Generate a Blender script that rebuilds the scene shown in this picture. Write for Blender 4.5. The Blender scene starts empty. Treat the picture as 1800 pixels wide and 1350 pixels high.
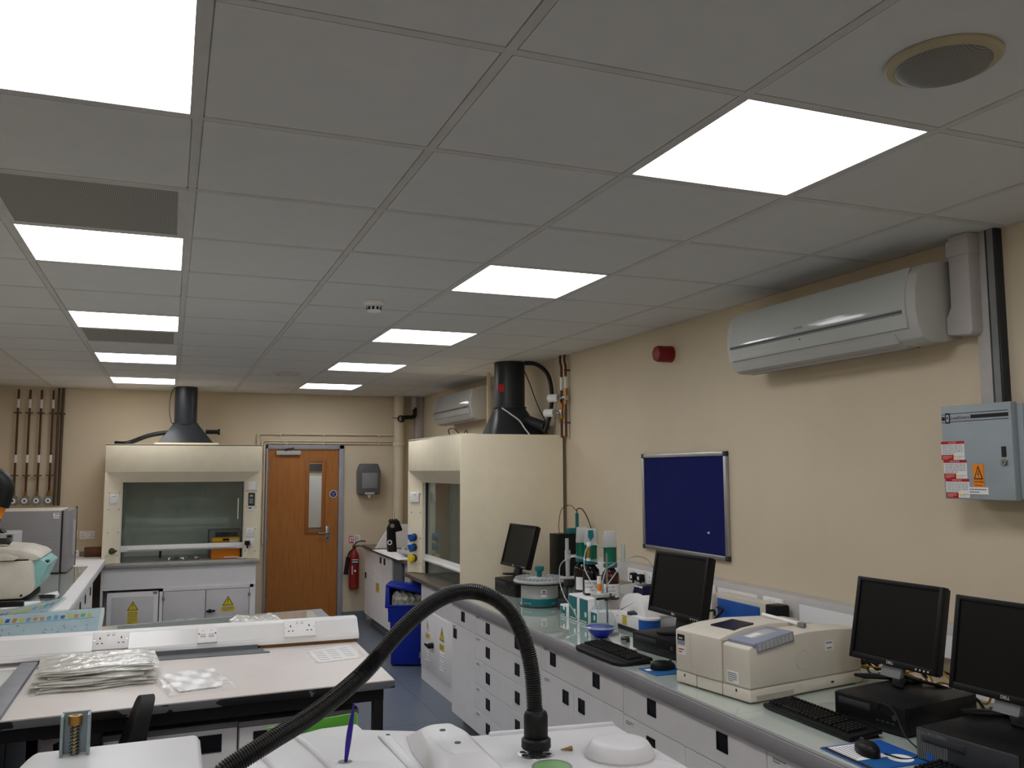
import bpy, bmesh, math, random
from mathutils import Matrix, Vector
random.seed(7)
SC = bpy.context.scene
COL = SC.collection
R = math.radians
PI = math.pi
H = 2.58                                   # ceiling height

# ------------------------------------------------------------------ camera
FPX, PITCH, YAW, ROLL = 1528.458, 0.0987968, 0.373785, -0.0042218
CAM = Vector((-0.03738, -2.23197, H - 0.87667))
fw = Vector((math.sin(YAW)*math.cos(PITCH), math.cos(YAW)*math.cos(PITCH), math.sin(PITCH)))
rt0 = Vector((math.cos(YAW), -math.sin(YAW), 0)); up0 = rt0.cross(fw)
rt = rt0*math.cos(ROLL) + up0*math.sin(ROLL)
up = up0*math.cos(ROLL) - rt0*math.sin(ROLL)
cd = bpy.data.cameras.new('camera'); cam = bpy.data.objects.new('camera', cd); COL.objects.link(cam)
cd.sensor_width = 36; cd.sensor_fit = 'HORIZONTAL'; cd.lens = FPX/1800*36; cd.clip_start = 0.02
m = Matrix((rt, up, -fw)).transposed().to_4x4(); m.translation = CAM
cam.matrix_world = m
SC.camera = cam

# ------------------------------------------------------------------ world, exposure
wd = bpy.data.worlds.new('world'); SC.world = wd; wd.use_nodes = True
wd.node_tree.nodes['Background'].inputs[0].default_value = (0.05, 0.05, 0.05, 1)
wd.node_tree.nodes['Background'].inputs[1].default_value = 0.1
SC.view_settings.view_transform = 'Standard'; SC.view_settings.look = 'None'
SC.view_settings.gamma = 1; SC.view_settings.use_curve_mapping = False
SC.view_settings.exposure = 0.0
PANEL = 9.0                                # light given off by the ceiling panels
SC.cycles.max_bounces = 9; SC.cycles.diffuse_bounces = 6; SC.cycles.glossy_bounces = 4
SC.cycles.transmission_bounces = 8; SC.cycles.transparent_max_bounces = 12
SC.cycles.sample_clamp_indirect = 4; SC.cycles.caustics_reflective = False; SC.cycles.caustics_refractive = False
SC.cycles.use_denoising = True

# ------------------------------------------------------------------ materials
def lin(h):
    h = h.lstrip('#'); o = []
    for i in (0, 2, 4):
        c = int(h[i:i+2], 16)/255
        o.append(c/12.92 if c <= 0.04045 else ((c+0.055)/1.055)**2.4)
    return (*o, 1)
def mat(name, col, rough=0.5, metal=0.0, spec=0.4, vary=0.06, scale=9.0, bump=0.0, bscale=120.0, coat=0.0, tr=0.0, ior=1.45, col2=None, stretch=None, alpha=1.0):
    M = bpy.data.materials.new(name); M.use_nodes = True
    nt = M.node_tree; P = nt.nodes['Principled BSDF']
    c = lin(col)
    tc = nt.nodes.new('ShaderNodeTexCoord'); src = tc.outputs['Object']
    if stretch:
        mp = nt.nodes.new('ShaderNodeMapping'); mp.inputs['Scale'].default_value = stretch
        nt.links.new(src, mp.inputs[0]); src = mp.outputs[0]
    nz = nt.nodes.new('ShaderNodeTexNoise'); nz.inputs['Scale'].default_value = scale; nz.inputs['Detail'].default_value = 4
    nt.links.new(src, nz.inputs['Vector'])
    rp = nt.nodes.new('ShaderNodeValToRGB')
    rp.color_ramp.elements[0].position = 0.3; rp.color_ramp.elements[1].position = 0.7
    a = lin(col2) if col2 else tuple(x*(1-vary) for x in c[:3])+(1,)
    b = c if col2 else tuple(min(1, x*(1+vary)) for x in c[:3])+(1,)
    rp.color_ramp.elements[0].color = a; rp.color_ramp.elements[1].color = b
    nt.links.new(nz.outputs['Fac'], rp.inputs[0]); nt.links.new(rp.outputs[0], P.inputs['Base Color'])
    P.inputs['Roughness'].default_value = rough; P.inputs['Metallic'].default_value = metal
    P.inputs['Specular IOR Level'].default_value = spec; P.inputs['IOR'].default_value = ior
    P.inputs['Coat Weight'].default_value = coat; P.inputs['Coat Roughness'].default_value = 0.05
    P.inputs['Transmission Weight'].default_value = tr; P.inputs['Alpha'].default_value = alpha
    if bump:
        n2 = nt.nodes.new('ShaderNodeTexNoise'); n2.inputs['Scale'].default_value = bscale
        nt.links.new(src, n2.inputs['Vector'])
        bp = nt.nodes.new('ShaderNodeBump'); bp.inputs['Strength'].default_value = bump; bp.inputs['Distance'].default_value = 0.002
        nt.links.new(n2.outputs['Fac'], bp.inputs['Height']); nt.links.new(bp.outputs[0], P.inputs['Normal'])
    return M
def pane_mat(name, tint, gloss=0.1, rough=0.02, milky=0.0, milk='#ffffff'):
    # clear sheet: see-through with a tint, a mirror-like sheen and, if milky, some scattering
    M = bpy.data.materials.new(name); M.use_nodes = True; nt = M.node_tree; N = nt.nodes
    N.remove(N['Principled BSDF']); out = N['Material Output']
    t = N.new('ShaderNodeBsdfTransparent'); t.inputs[0].default_value = lin(tint)
    g = N.new('ShaderNodeBsdfGlossy'); g.inputs['Roughness'].default_value = rough; g.inputs[0].default_value = (1, 1, 1, 1)
    fr = N.new('ShaderNodeFresnel'); fr.inputs[0].default_value = 1.5
    if rough > 0.1:
        nz = N.new('ShaderNodeTexNoise'); nz.inputs['Scale'].default_value = 28; nz.inputs['Detail'].default_value = 3
        tc = N.new('ShaderNodeTexCoord'); nt.links.new(tc.outputs['Object'], nz.inputs['Vector'])
        bp = N.new('ShaderNodeBump'); bp.inputs['Strength'].default_value = 0.8; bp.inputs['Distance'].default_value = 0.01
        nt.links.new(nz.outputs['Fac'], bp.inputs['Height']); nt.links.new(bp.outputs[0], g.inputs['Normal'])
    ma = N.new('ShaderNodeMath'); ma.operation = 'ADD'; ma.inputs[1].default_value = gloss
    nt.links.new(fr.outputs[0], ma.inputs[0])
    ge = N.new('ShaderNodeNewGeometry'); iv = N.new('ShaderNodeMath'); iv.operation = 'SUBTRACT'; iv.inputs[0].default_value = 1.0
    nt.links.new(ge.outputs['Backfacing'], iv.inputs[1])
    mu = N.new('ShaderNodeMath'); mu.operation = 'MULTIPLY'; mu.use_clamp = True
    nt.links.new(ma.outputs[0], mu.inputs[0]); nt.links.new(iv.outputs[0], mu.inputs[1])
    mx = N.new('ShaderNodeMixShader'); nt.links.new(mu.outputs[0], mx.inputs[0])
    src = t.outputs[0]
    if milky:
        d = N.new('ShaderNodeBsdfDiffuse'); d.inputs[0].default_value = lin(milk)
        m2 = N.new('ShaderNodeMixShader'); m2.inputs[0].default_value = milky
        nt.links.new(src, m2.inputs[1]); nt.links.new(d.outputs[0], m2.inputs[2]); src = m2.outputs[0]
    nt.links.new(src, mx.inputs[1]); nt.links.new(g.outputs[0], mx.inputs[2])
    nt.links.new(mx.outputs[0], out.inputs[0])
    return M
def glow_mat(name, col, strength):
    M = bpy.data.materials.new(name); M.use_nodes = True; nt = M.node_tree
    nt.nodes.remove(nt.nodes['Principled BSDF'])
    e = nt.nodes.new('ShaderNodeEmission'); e.inputs[0].default_value = lin(col); e.inputs[1].default_value = strength
    nt.links.new(e.outputs[0], nt.nodes['Material Output'].inputs[0])
    return M
def grid_mat(name, col, line, size, gap, rough, coat=0.0):
    M = mat(name, col, rough, coat=coat, vary=0.1, scale=3); nt = M.node_tree; P = nt.nodes['Principled BSDF']
    br = nt.nodes.new('ShaderNodeTexBrick'); br.offset = 0.0; br.squash = 1.0
    br.inputs['Scale'].default_value = 1.0; br.inputs['Mortar Size'].default_value = gap
    br.inputs['Brick Width'].default_value = size; br.inputs['Row Height'].default_value = size
    br.inputs['Color1'].default_value = lin(col); br.inputs['Color2'].default_value = tuple(x*0.86 for x in lin(col)[:3])+(1,)
    br.inputs['Mortar'].default_value = lin(line); br.inputs['Bias'].default_value = 0.0
    tc = [n for n in nt.nodes if n.type == 'TEX_COORD'][0]
    nt.links.new(tc.outputs['Object'], br.inputs['Vector'])
    rp = [n for n in nt.nodes if n.type == 'VALTORGB'][0]
    mx = nt.nodes.new('ShaderNodeMix'); mx.data_type = 'RGBA'; mx.blend_type = 'MIX'; mx.inputs[0].default_value = 0.6
    nt.links.new(rp.outputs[0], mx.inputs[6]); nt.links.new(br.outputs[0], mx.inputs[7]); nt.links.new(mx.outputs[2], P.inputs['Base Color'])
    return M
def holes_mat(name, col, hole, size):
    # punched sheet metal: small dark round holes
    M = mat(name, col, 0.6); nt = M.node_tree; P = nt.nodes['Principled BSDF']
    vo = nt.nodes.new('ShaderNodeTexVoronoi'); vo.inputs['Randomness'].default_value = 0.0; vo.inputs['Scale'].default_value = 1/size
    tc = [n for n in nt.nodes if n.type == 'TEX_COORD'][0]; nt.links.new(tc.outputs['Object'], vo.inputs['Vector'])
    vo.voronoi_dimensions = '2D'
    cr = nt.nodes.new('ShaderNodeValToRGB'); cr.color_ramp.interpolation = 'CONSTANT'
    cr.color_ramp.elements[0].color = lin(hole); cr.color_ramp.elements[1].color = lin(col); cr.color_ramp.elements[1].position = 0.3
    nt.links.new(vo.outputs['Distance'], cr.inputs[0]); nt.links.new(cr.outputs[0], P.inputs['Base Color'])
    return M

K = {}
def mk(n, *a, **k): K[n] = mat(n.replace('_', ' '), *a, **k)
mk('tile', '#d6d5d4', 0.9, bump=0.25, bscale=350, vary=0.02)
mk('tbar', '#c9c6c3', 0.6)
mk('wall', '#d3c4ab', 0.75, bump=0.15, bscale=60, vary=0.03, scale=2)
mk('cream_paint', '#d6cab0', 0.55, vary=0.03)
mk('skirting', '#6f767f', 0.6)
mk('white_laminate', '#f5f2f2', 0.45, vary=0.02)
mk('grey_laminate', '#d6d3d3', 0.45, vary=0.03)
mk('bench_edge', '#8e8c8f', 0.55)
mk('plinth', '#7c7f85', 0.6)
mk('handle_black', '#0d0d10', 0.45)
mk('black_plastic', '#0f0f11', 0.42, spec=0.3)
mk('hose_black', '#0a0a0b', 0.28, spec=0.5)
mk('chair_black', '#080809', 0.6, spec=0.15)
mk('dispenser_grey', '#5b5c5d', 0.4)
mk('green_dull', '#76a066', 0.5)
mk('speaker_rim', '#b5ab8c', 0.5)
mk('pull_dark', '#0a0b12', 0.4)
mk('mat_blue', '#1d5a96', 0.5)
mk('tape_dark', '#6c6f72', 0.55, vary=0.1)
mk('screen', '#0b0b0c', 0.35, spec=0.25, vary=0.02)
mk('dark_grey', '#34363a', 0.5)
mk('mid_grey', '#7d7f80', 0.5)
mk('light_grey', '#b4b4b3', 0.5)
mk('oven_grey', '#8f8b8c', 0.5, vary=0.03)
mk('white_plastic', '#f0eeee', 0.4, vary=0.02)
mk('case_white', '#d0cfd0', 0.4, vary=0.02)
mk('white_gloss', '#e6e5e4', 0.18, spec=0.5, vary=0.02)
mk('beige', '#d6cec1', 0.55, vary=0.03)
mk('beige_dark', '#b4ac9e', 0.55)
mk('lilac_grey', '#8f95a8', 0.5)
mk('hood_cream', '#efe4ca', 0.5, vary=0.03)
mk('hood_inner', '#d2d4cd', 0.5)
mk('steel', '#a9aaab', 0.3, metal=1.0)
mk('chrome', '#c8c9ca', 0.15, metal=1.0)
mk('aluminium', '#b9babc', 0.35, metal=0.9)
mk('brass', '#a8743a', 0.35, metal=0.9)
mk('copper', '#5f3d2b', 0.4, metal=0.7, vary=0.2, scale=20)
mk('brown_pipe', '#54402f', 0.5)
mk('duct_grey', '#2a2c30', 0.35)
mk('black_rubber', '#0f0f10', 0.5)
mk('oak', '#b07236', 0.45, col2='#9c622c', scale=4, stretch=(14, 14, 0.8))
mk('oak_bead', '#a3672d', 0.45, col2='#8d5423', scale=5, stretch=(20, 20, 1))
mk('frame_grey', '#9a9ba3', 0.5)
mk('teal', '#0f6a6e', 0.4)
mk('teal_clear', '#0f7a5c', 0.25, tr=0.35)
mk('blue_bin', '#0c2898', 0.4)
mk('board_blue', '#061158', 0.95, bump=0.3, bscale=700)
mk('blue_plastic', '#1c56a8', 0.4)
mk('blue_liquid', '#1624c4', 0.15, spec=0.5)
mk('navy', '#0d1232', 0.3)
mk('red', '#b3161b', 0.4)
mk('extinguisher_red', '#86201a', 0.4)
mk('dark_red', '#7e1218', 0.4)
mk('orange', '#ee8a1c', 0.5)
mk('yellow', '#ecd01e', 0.5)
mk('green', '#63b13c', 0.5)
mk('paper', '#e9e7e6', 0.8, vary=0.02)
mk('ink', '#25262b', 0.8)
mk('ink_soft', '#7b7d86', 0.8)
mk('sign_blue', '#15286f', 0.5)
mk('amber', '#170a06', 0.12, spec=0.5, tr=0.1)
mk('amber_red', '#43170a', 0.12, spec=0.5, tr=0.2)
mk('dark_worktop', '#5f594f', 0.3, vary=0.15)
mk('hood_sill', '#a5a29c', 0.3, vary=0.1)
mk('wood_block', '#6a4630', 0.7, vary=0.2)
mk('brown_board', '#70522f', 0.8, vary=0.15)
mk('worn_black', '#66666a', 0.6, col2='#131316', scale=5, stretch=(1, 2, 2))
for i_, v_ in ((0, 0.53), (1, 0.54)): [n for n in K['worn_black'].node_tree.nodes if n.type == 'VALTORGB'][0].color_ramp.elements[i_].position = v_
mk('tape_grey', '#85868b', 0.55, vary=0.1)
mk('pale_teal', '#8fc2bf', 0.4)
mk('off_white', '#d6cfc3', 0.5, vary=0.12, scale=6)
mk('purple', '#2c1f8f', 0.4)
mk('yellow_cable', '#c08c1e', 0.6)
mk('bronze', '#a07a3c', 0.4, metal=0.7)
mk('conduit_white', '#bab5b2', 0.5)
mk('ac_gloss', '#b4b7b3', 0.09, spec=0.5, vary=0.02)
mk('ac_case', '#b6b5b1', 0.45, vary=0.02)
mk('grey_box', '#9aa3a8', 0.45)
mk('bag_junk', '#bdbcb0', 0.6, col2='#6c6b5e', scale=30)
mk('poster', '#d0d8e4', 0.5, col2='#bccad8', scale=14)
mk('cyan_print', '#4fa9c9', 0.5)
mk('hose_grey', '#6a6f74', 0.5)
mk('spring', '#9a8e76', 0.35, metal=1.0)
mk('bracket_grey', '#8d9b9f', 0.45, metal=0.3)
mk('vial', '#c9cdd0', 0.2, tr=0.3)
mk('gauge_face', '#efefec', 0.5)
K['floor'] = grid_mat('blue grey vinyl tiles', '#69727f', '#474d57', 0.6, 0.006, 0.35)
K['vent'] = holes_mat('punched vent sheet', '#a09c96', '#55534f', 0.0062)
K['grille'] = holes_mat('punched speaker sheet', '#8d8a86', '#63605c', 0.004)
K['bench_glass'] = mat('pale green bench glass', '#bcc6be', 0.03, spec=0.7, vary=0.02, coat=1.0)
K['white_top'] = mat('white table laminate', '#d8d0cb', 0.4, vary=0.03, scale=4)
K['sash'] = pane_mat('sash glass', '#eef3f0', gloss=0.01)
K['clear'] = pane_mat('clear glass', '#f2f7f6', gloss=0.02)
K['clear_plastic'] = pane_mat('clear plastic bag', '#f8f8f6', gloss=0.02, rough=0.16, milky=0.42, milk='#f0eee8')
K['sleeve'] = pane_mat('clear plastic sleeve', '#ffffff', gloss=-0.01, rough=0.3, milky=0.12)
K['film'] = pane_mat('clear film', '#ffffff', gloss=-0.12)
K['tube'] = pane_mat('clear tubing', '#e9f2f2', gloss=0.08, rough=0.08, milky=0.45, milk='#cfdcdc')
K['panel'] = glow_mat('lit ceiling panel', '#fbfcff', PANEL)

# ------------------------------------------------------------------ mesh builder
ROOT = {}
class B:
    """collects shapes into ONE mesh; coordinates are world ones unless local=True"""
    def __init__(self, par=None, local=False):
        self.bm = bmesh.new(); self.par = par; self.mats = []; self.cur = 0
        self.X = Matrix() if (local or par is None) else ROOT[par].inverted()
    def m(self, mt):
        mt = K[mt] if isinstance(mt, str) else mt
        if mt not in self.mats: self.mats.append(mt)
        self.cur = self.mats.index(mt); return self
    def _add(self, b2, smooth=False, M=None):
        for f in b2.faces: f.material_index = self.cur; f.smooth = smooth
        if M is not None: b2.transform(M)
        me = bpy.data.meshes.new('t'); b2.to_mesh(me); b2.free(); self.bm.from_mesh(me); bpy.data.meshes.remove(me); return self
    def box(self, x0, x1, y0, y1, z0, z1, bv=0.0, seg=2, M=None):
        b = bmesh.new(); bmesh.ops.create_cube(b, size=1.0)
        for v in b.verts:
            v.co = Vector(((x0+x1)/2+v.co.x*(x1-x0), (y0+y1)/2+v.co.y*(y1-y0), (z0+z1)/2+v.co.z*(z1-z0)))
        if bv: bmesh.ops.bevel(b, geom=list(b.edges), offset=bv, segments=seg, affect='EDGES', profile=0.5)
        bmesh.ops.recalc_face_normals(b, faces=b.faces)
        return self._add(b, bool(bv), M)
    def cyl(self, p0, p1, r0, r1=None, seg=20, M=None):
        p0 = Vector(p0); p1 = Vector(p1); r1 = r0 if r1 is None else r1; d = p1-p0
        b = bmesh.new(); bmesh.ops.create_cone(b, cap_ends=True, segments=seg, radius1=r0, radius2=r1, depth=d.length)
        Q = d.to_track_quat('Z', 'Y').to_matrix().to_4x4(); Q.translation = (p0+p1)/2
        b.transform(Q); return self._add(b, True, M)
    def lathe(self, prof, c=(0, 0, 0), seg=32, M=None, axis=None):
        b = bmesh.new(); rings = []
        for r, z in prof:
            if r < 1e-5: rings.append([b.verts.new((0, 0, z))])
            else: rings.append([b.verts.new((r*math.cos(2*PI*i/seg), r*math.sin(2*PI*i/seg), z)) for i in range(seg)])
        for a, e in zip(rings, rings[1:]):
            for i in range(seg):
                j = (i+1) % seg
                if len(a) == 1 and len(e) == 1: continue
                if len(a) == 1: b.faces.new((a[0], e[j], e[i]))
                elif len(e) == 1: b.faces.new((a[i], a[j], e[0]))
                else: b.faces.new((a[i], a[j], e[j], e[i]))
        bmesh.ops.recalc_face_normals(b, faces=b.faces)
        Q = Matrix() if axis is None else Vector(axis).to_track_quat('Z', 'Y').to_matrix().to_4x4()
        Q.translation = Vector(c); b.transform(Q); return self._add(b, True, M)
    def tube(self, pts, r, seg=10, n=6, closed=False, M=None):
        P = [Vector(p) for p in pts]
        if n > 1 and len(P) > 2:
            Q = []
            for i in range(len(P)-1):
                a, b_, c, d = P[max(i-1, 0)], P[i], P[i+1], P[min(i+2, len(P)-1)]
                for k in range(n):
                    t = k/n
                    Q.append(0.5*((2*b_)+(c-a)*t+(2*a-5*b_+4*c-d)*t*t+(3*b_-a-3*c+d)*t**3))
            Q.append(P[-1]); P = Q
        b = bmesh.new(); rings = []; up_ = None
        for i, p in enumerate(P):
            d = (P[min(i+1, len(P)-1)]-P[max(i-1, 0)]).normalized()
            if up_ is None:
                up_ = Vector((0, 0, 1)) if abs(d.z) < 0.9 else Vector((1, 0, 0))
            s = d.cross(up_).normalized(); up_ = s.cross(d).normalized()
            rr = r(i/(len(P)-1)) if callable(r) else r
            rings.append([b.verts.new(p+s*rr*math.cos(2*PI*k/seg)+up_*rr*math.sin(2*PI*k/seg)) for k in range(seg)])
        for a, e in zip(rings, rings[1:]):
            for i in range(seg): b.faces.new((a[i], a[(i+1) % seg], e[(i+1) % seg], e[i]))
        b.faces.new(rings[0][::-1]); b.faces.new(rings[-1])
        bmesh.ops.recalc_face_normals(b, faces=b.faces)
        return self._add(b, True, M)
    def prism(self, poly, axis, lo, hi, bv=0.0, M=None, seg=2):
        """poly: list of 2-D points in the plane across `axis` (x: (y,z), y: (x,z), z: (x,y))"""
        f = {'x': lambda a, b_, h: (h, a, b_), 'y': lambda a, b_, h: (a, h, b_), 'z': lambda a, b_, h: (a, b_, h)}[axis]
        b = bmesh.new(); A = [b.verts.new(f(p[0], p[1], lo)) for p in poly]; E = [b.verts.new(f(p[0], p[1], hi)) for p in poly]
        b.faces.new(A); b.faces.new(E[::-1]); n = len(poly)
        for i in range(n): b.faces.new((A[i], E[i], E[(i+1) % n], A[(i+1) % n]))
        bmesh.ops.recalc_face_normals(b, faces=b.faces)
        if bv: bmesh.ops.bevel(b, geom=list(b.edges), offset=bv, segments=seg, affect='EDGES', profile=0.5)
        return self._add(b, bool(bv), M)
    def hull(self, pts, bv=0.0, M=None, seg=2):
        b = bmesh.new()
        for p in pts: b.verts.new(p)
        bmesh.ops.convex_hull(b, input=b.verts)
        bmesh.ops.dissolve_limit(b, angle_limit=0.01, verts=b.verts, edges=b.edges)
        if bv: bmesh.ops.bevel(b, geom=list(b.edges), offset=bv, segments=seg, affect='EDGES', profile=0.5)
        bmesh.ops.recalc_face_normals(b, faces=b.faces)
        return self._add(b, bool(bv), M)
    def ball(self, c, r, s=(1, 1, 1), M=None, seg=20):
        b = bmesh.new(); bmesh.ops.create_uvsphere(b, u_segments=seg, v_segments=max(6, seg//2), radius=r)
        for v in b.verts: v.co = Vector((v.co.x*s[0]+c[0], v.co.y*s[1]+c[1], v.co.z*s[2]+c[2]))
        return self._add(b, True, M)
    def torus(self, c, Rr, r, axis=(0, 0, 1), seg=28, M=None):
        pr = [(Rr+r*math.cos(t), r*math.sin(t)) for t in [2*PI*k/10 for k in range(11)]]
        return self.lathe(pr, c, seg, M, axis)
    def grid(self, f, nu, nv, th=0.0, M=None, smooth=True):
        """surface f(u,v)->(x,y,z); th gives it a thickness along -z"""
        b = bmesh.new()
        def sheet(dz): return [[b.verts.new(Vector(f(i/nu, j/nv))+Vector((0, 0, dz))) for j in range(nv+1)] for i in range(nu+1)]
        A = sheet(0.0); E = sheet(-th) if th else None
        for i in range(nu):
            for j in range(nv):
                b.faces.new((A[i][j], A[i+1][j], A[i+1][j+1], A[i][j+1]))
                if E: b.faces.new((E[i][j], E[i][j+1], E[i+1][j+1], E[i+1][j]))
        if E:
            for i in range(nu):
                b.faces.new((A[i][0], E[i][0], E[i+1][0], A[i+1][0])); b.faces.new((A[i][nv], A[i+1][nv], E[i+1][nv], E[i][nv]))
            for j in range(nv):
                b.faces.new((A[0][j], A[0][j+1], E[0][j+1], E[0][j])); b.faces.new((A[nu][j], E[nu][j], E[nu][j+1], A[nu][j+1]))
        bmesh.ops.recalc_face_normals(b, faces=b.faces)
        return self._add(b, smooth, M)
    def text(self, s, size, o, right, upv, align='CENTER', lift=0.0008, M=None, shear=0.0):
        cu = bpy.data.curves.new('t', 'FONT'); cu.body = s; cu.size = size; cu.align_x = align; cu.align_y = 'CENTER'; cu.shear = shear
        cu.resolution_u = 2
        ob = bpy.data.objects.new('t', cu); me = ob.to_mesh()
        b = bmesh.new(); b.from_mesh(me); ob.to_mesh_clear(); bpy.data.objects.remove(ob); bpy.data.curves.remove(cu)
        r_ = Vector(right).normalized(); u_ = Vector(upv).normalized(); n_ = r_.cross(u_)
        Q = Matrix((r_, u_, n_)).transposed().to_4x4(); Q.translation = Vector(o)+n_*lift
        b.transform(Q); return self._add(b, False, M)
    def done(self, name, mt=None, label=None, sharp=35):
        me = bpy.data.meshes.new(name)
        if mt is not None and not self.mats: self.m(mt)
        self.bm.transform(self.X)
        off = Vector()
        if self.par is None and len(self.bm.verts):
            xs = [v.co for v in self.bm.verts]
            off = Vector(((min(v.x for v in xs)+max(v.x for v in xs))/2, (min(v.y for v in xs)+max(v.y for v in xs))/2, min(v.z for v in xs)))
            self.bm.transform(Matrix.Translation(-off))
        self.bm.to_mesh(me); self.bm.free()
        for q in self.mats: me.materials.append(q)
        try: me.set_sharp_from_angle(angle=R(sharp))
        except Exception: pass
        ob = bpy.data.objects.new(name, me); COL.objects.link(ob)
        if self.par is not None: ob.parent = self.par; ROOT[ob] = ROOT[self.par]
        else: ob.location = off; ROOT[ob] = Matrix.Translation(off)
        if label: ob['label'] = label
        return ob
def T(name, label, cat, loc=(0, 0, 0), rz=0.0, group=None):
    o = bpy.data.objects.new(name, None); COL.objects.link(o); o.empty_display_size = 0.05
    o.location = loc; o.rotation_euler = (0, 0, rz)
    ROOT[o] = Matrix.Translation(Vector(loc)) @ Matrix.Rotation(rz, 4, 'Z')
    o['label'] = label; o['category'] = cat
    if group: o['group'] = group
    return o
def tag(o, label, cat, group=None, kind=None):
    o['label'] = label; o['category'] = cat
    if group: o['group'] = group
    if kind: o['kind'] = kind
    return o
def S(o, label=None):
    o['kind'] = 'structure'
    if label: o['label'] = label
    return o
def dup(root, loc, rz=None, label=None):
    r = root.copy(); COL.objects.link(r); r.location = loc
    if rz is not None: r.rotation_euler = (0, 0, rz)
    if label: r['label'] = label
    for ch in list(root.children):
        c = ch.copy(); COL.objects.link(c); c.parent = r
        for g in ch.children:
            d = g.copy(); COL.objects.link(d); d.parent = c
    return r
X_, Y_, Z_ = Vector((1, 0, 0)), Vector((0, 1, 0)), Vector((0, 0, 1))
# ================================================================== the room
XL, XR, YF, YB = -1.68, 2.78, 7.92, -4.2
S(B().m('floor').box(XL-0.1, XR+0.1, YB-0.1, YF+0.1, -0.05, 0).done('floor'), 'blue grey vinyl tile floor')
# ceiling: recessed tiles between T bars on a 0.6 m grid; lit panels and vents fill some cells
LIGHTS = [(2, j) for j in (-7, -4, -1, 2, 5, 8, 11)] + [(-1, j) for j in (-7, -4, -1, 2, 5, 8, 11)]
VENTS = [(-1, 1), (-1, 6)]
b = B(); b.m('tile')
i0, i1, j0, j1 = -3, 4, -7, 13
for i in range(i0, i1+1):
    for j in range(j0, j1+1):
        x0, x1 = max(i*0.6+0.012, XL), min(i*0.6+0.588, XR); y0, y1 = max(j*0.6+0.012, YB), min(j*0.6+0.588, YF)
        if x1 <= x0 or y1 <= y0 or (i, j) in LIGHTS or (i, j) in VENTS: continue
        b.box(x0-0.011, x1+0.011, y0-0.011, y1+0.011, H+0.006, H+0.02)
        b.box(x0+0.003, x1-0.003, y0+0.003, y1-0.003, H+0.001, H+0.008)
b.m('tbar')
for i in range(i0, i1+2):
    x = i*0.6
    if XL < x < XR: b.box(x-0.012, x+0.012, YB, YF, H, H+0.02)
for j in range(j0, j1+2):
    y = j*0.6
    if YB < y < YF: b.box(XL, XR, y-0.012, y+0.012, H+0.0006, H+0.02)
b.box(XL, XL+0.02, YB, YF, H, H+0.02).box(XR-0.02, XR, YB, YF, H, H+0.02).box(XL, XR, YF-0.02, YF, H, H+0.02).box(XL, XR, YB, YB+0.02, H, H+0.02)
b.m('tile').box(XL-0.1, XR+0.1, YB-0.1, YF+0.1, H+0.1, H+0.14)
S(b.done('ceiling'), 'grey suspended tile ceiling with a square grid')
S(B().m('wall').box(XL-0.1, XL, YB-0.1, YF+0.1, 0, H+0.1).done('wall_left'), 'cream painted left wall')
S(B().m('wall').box(XR, XR+0.1, YB-0.1, YF+0.1, 0, H+0.1).done('wall_right'), 'cream painted right wall')
S(B().m('wall').box(XL, XR, YB-0.1, YB, 0, H+0.1).done('wall_back'), 'cream painted wall behind the camera')
DX0, DX1, DZ = 0.966, 1.84, 2.0           # outer edge of the door frame
S(B().m('wall').box(XL, DX0, YF, YF+0.1, 0, H+0.1).box(DX1, XR, YF, YF+0.1, 0, H+0.1).box(DX0, DX1, YF, YF+0.1, DZ, H+0.1).done('wall_far'), 'cream painted far wall with a doorway')
b = B().m('skirting')
for x0, x1 in ((0.86, DX0), (DX1, 2.12)): b.box(x0, x1, YF-0.012, YF, 0, 0.1)
S(b.done('baseboard_far'), 'blue grey coved skirting on the far wall')
# corridor seen through the door pane
S(B().m('wall').box(-0.2, 3.1, 9.6, 9.7, 0, H).m('dark_grey').box(-0.2, 3.1, 9.57, 9.6, 1.70, 1.80).done('wall_corridor'), 'corridor wall with a dark rail beyond the door')
S(B().m('wall').box(-0.3, -0.2, YF+0.1, 9.7, 0, H).done('wall_corridor_left')); S(B().m('wall').box(3.1, 3.2, YF+0.1, 9.7, 0, H).done('wall_corridor_right'))
S(B().m('tile').box(-0.3, 3.2, YF+0.1, 9.7, H, H+0.05).done('ceiling_corridor')); S(B().m('floor').box(-0.3, 3.2, YF+0.1, 9.7, -0.05, 0).done('floor_corridor'))
tag(B().m('panel').box(1.2, 2.2, 8.45, 8.8, H-0.02, H-0.005).done('corridor_fill_light'), 'unseen light panel added to brighten the corridor beyond the oak door', 'ceiling light')  # unseen panel, added so the corridor looks lit through the pane
tag(B().m('white_laminate').box(1.2, 2.6, 9.1, 9.55, 0.005, 1.64).m('mid_grey').box(1.2, 2.6, 9.09, 9.1, 0.95, 0.99).done('corridor_cupboard'), 'pale cupboard in the corridor seen through the door pane', 'cupboard')

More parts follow.
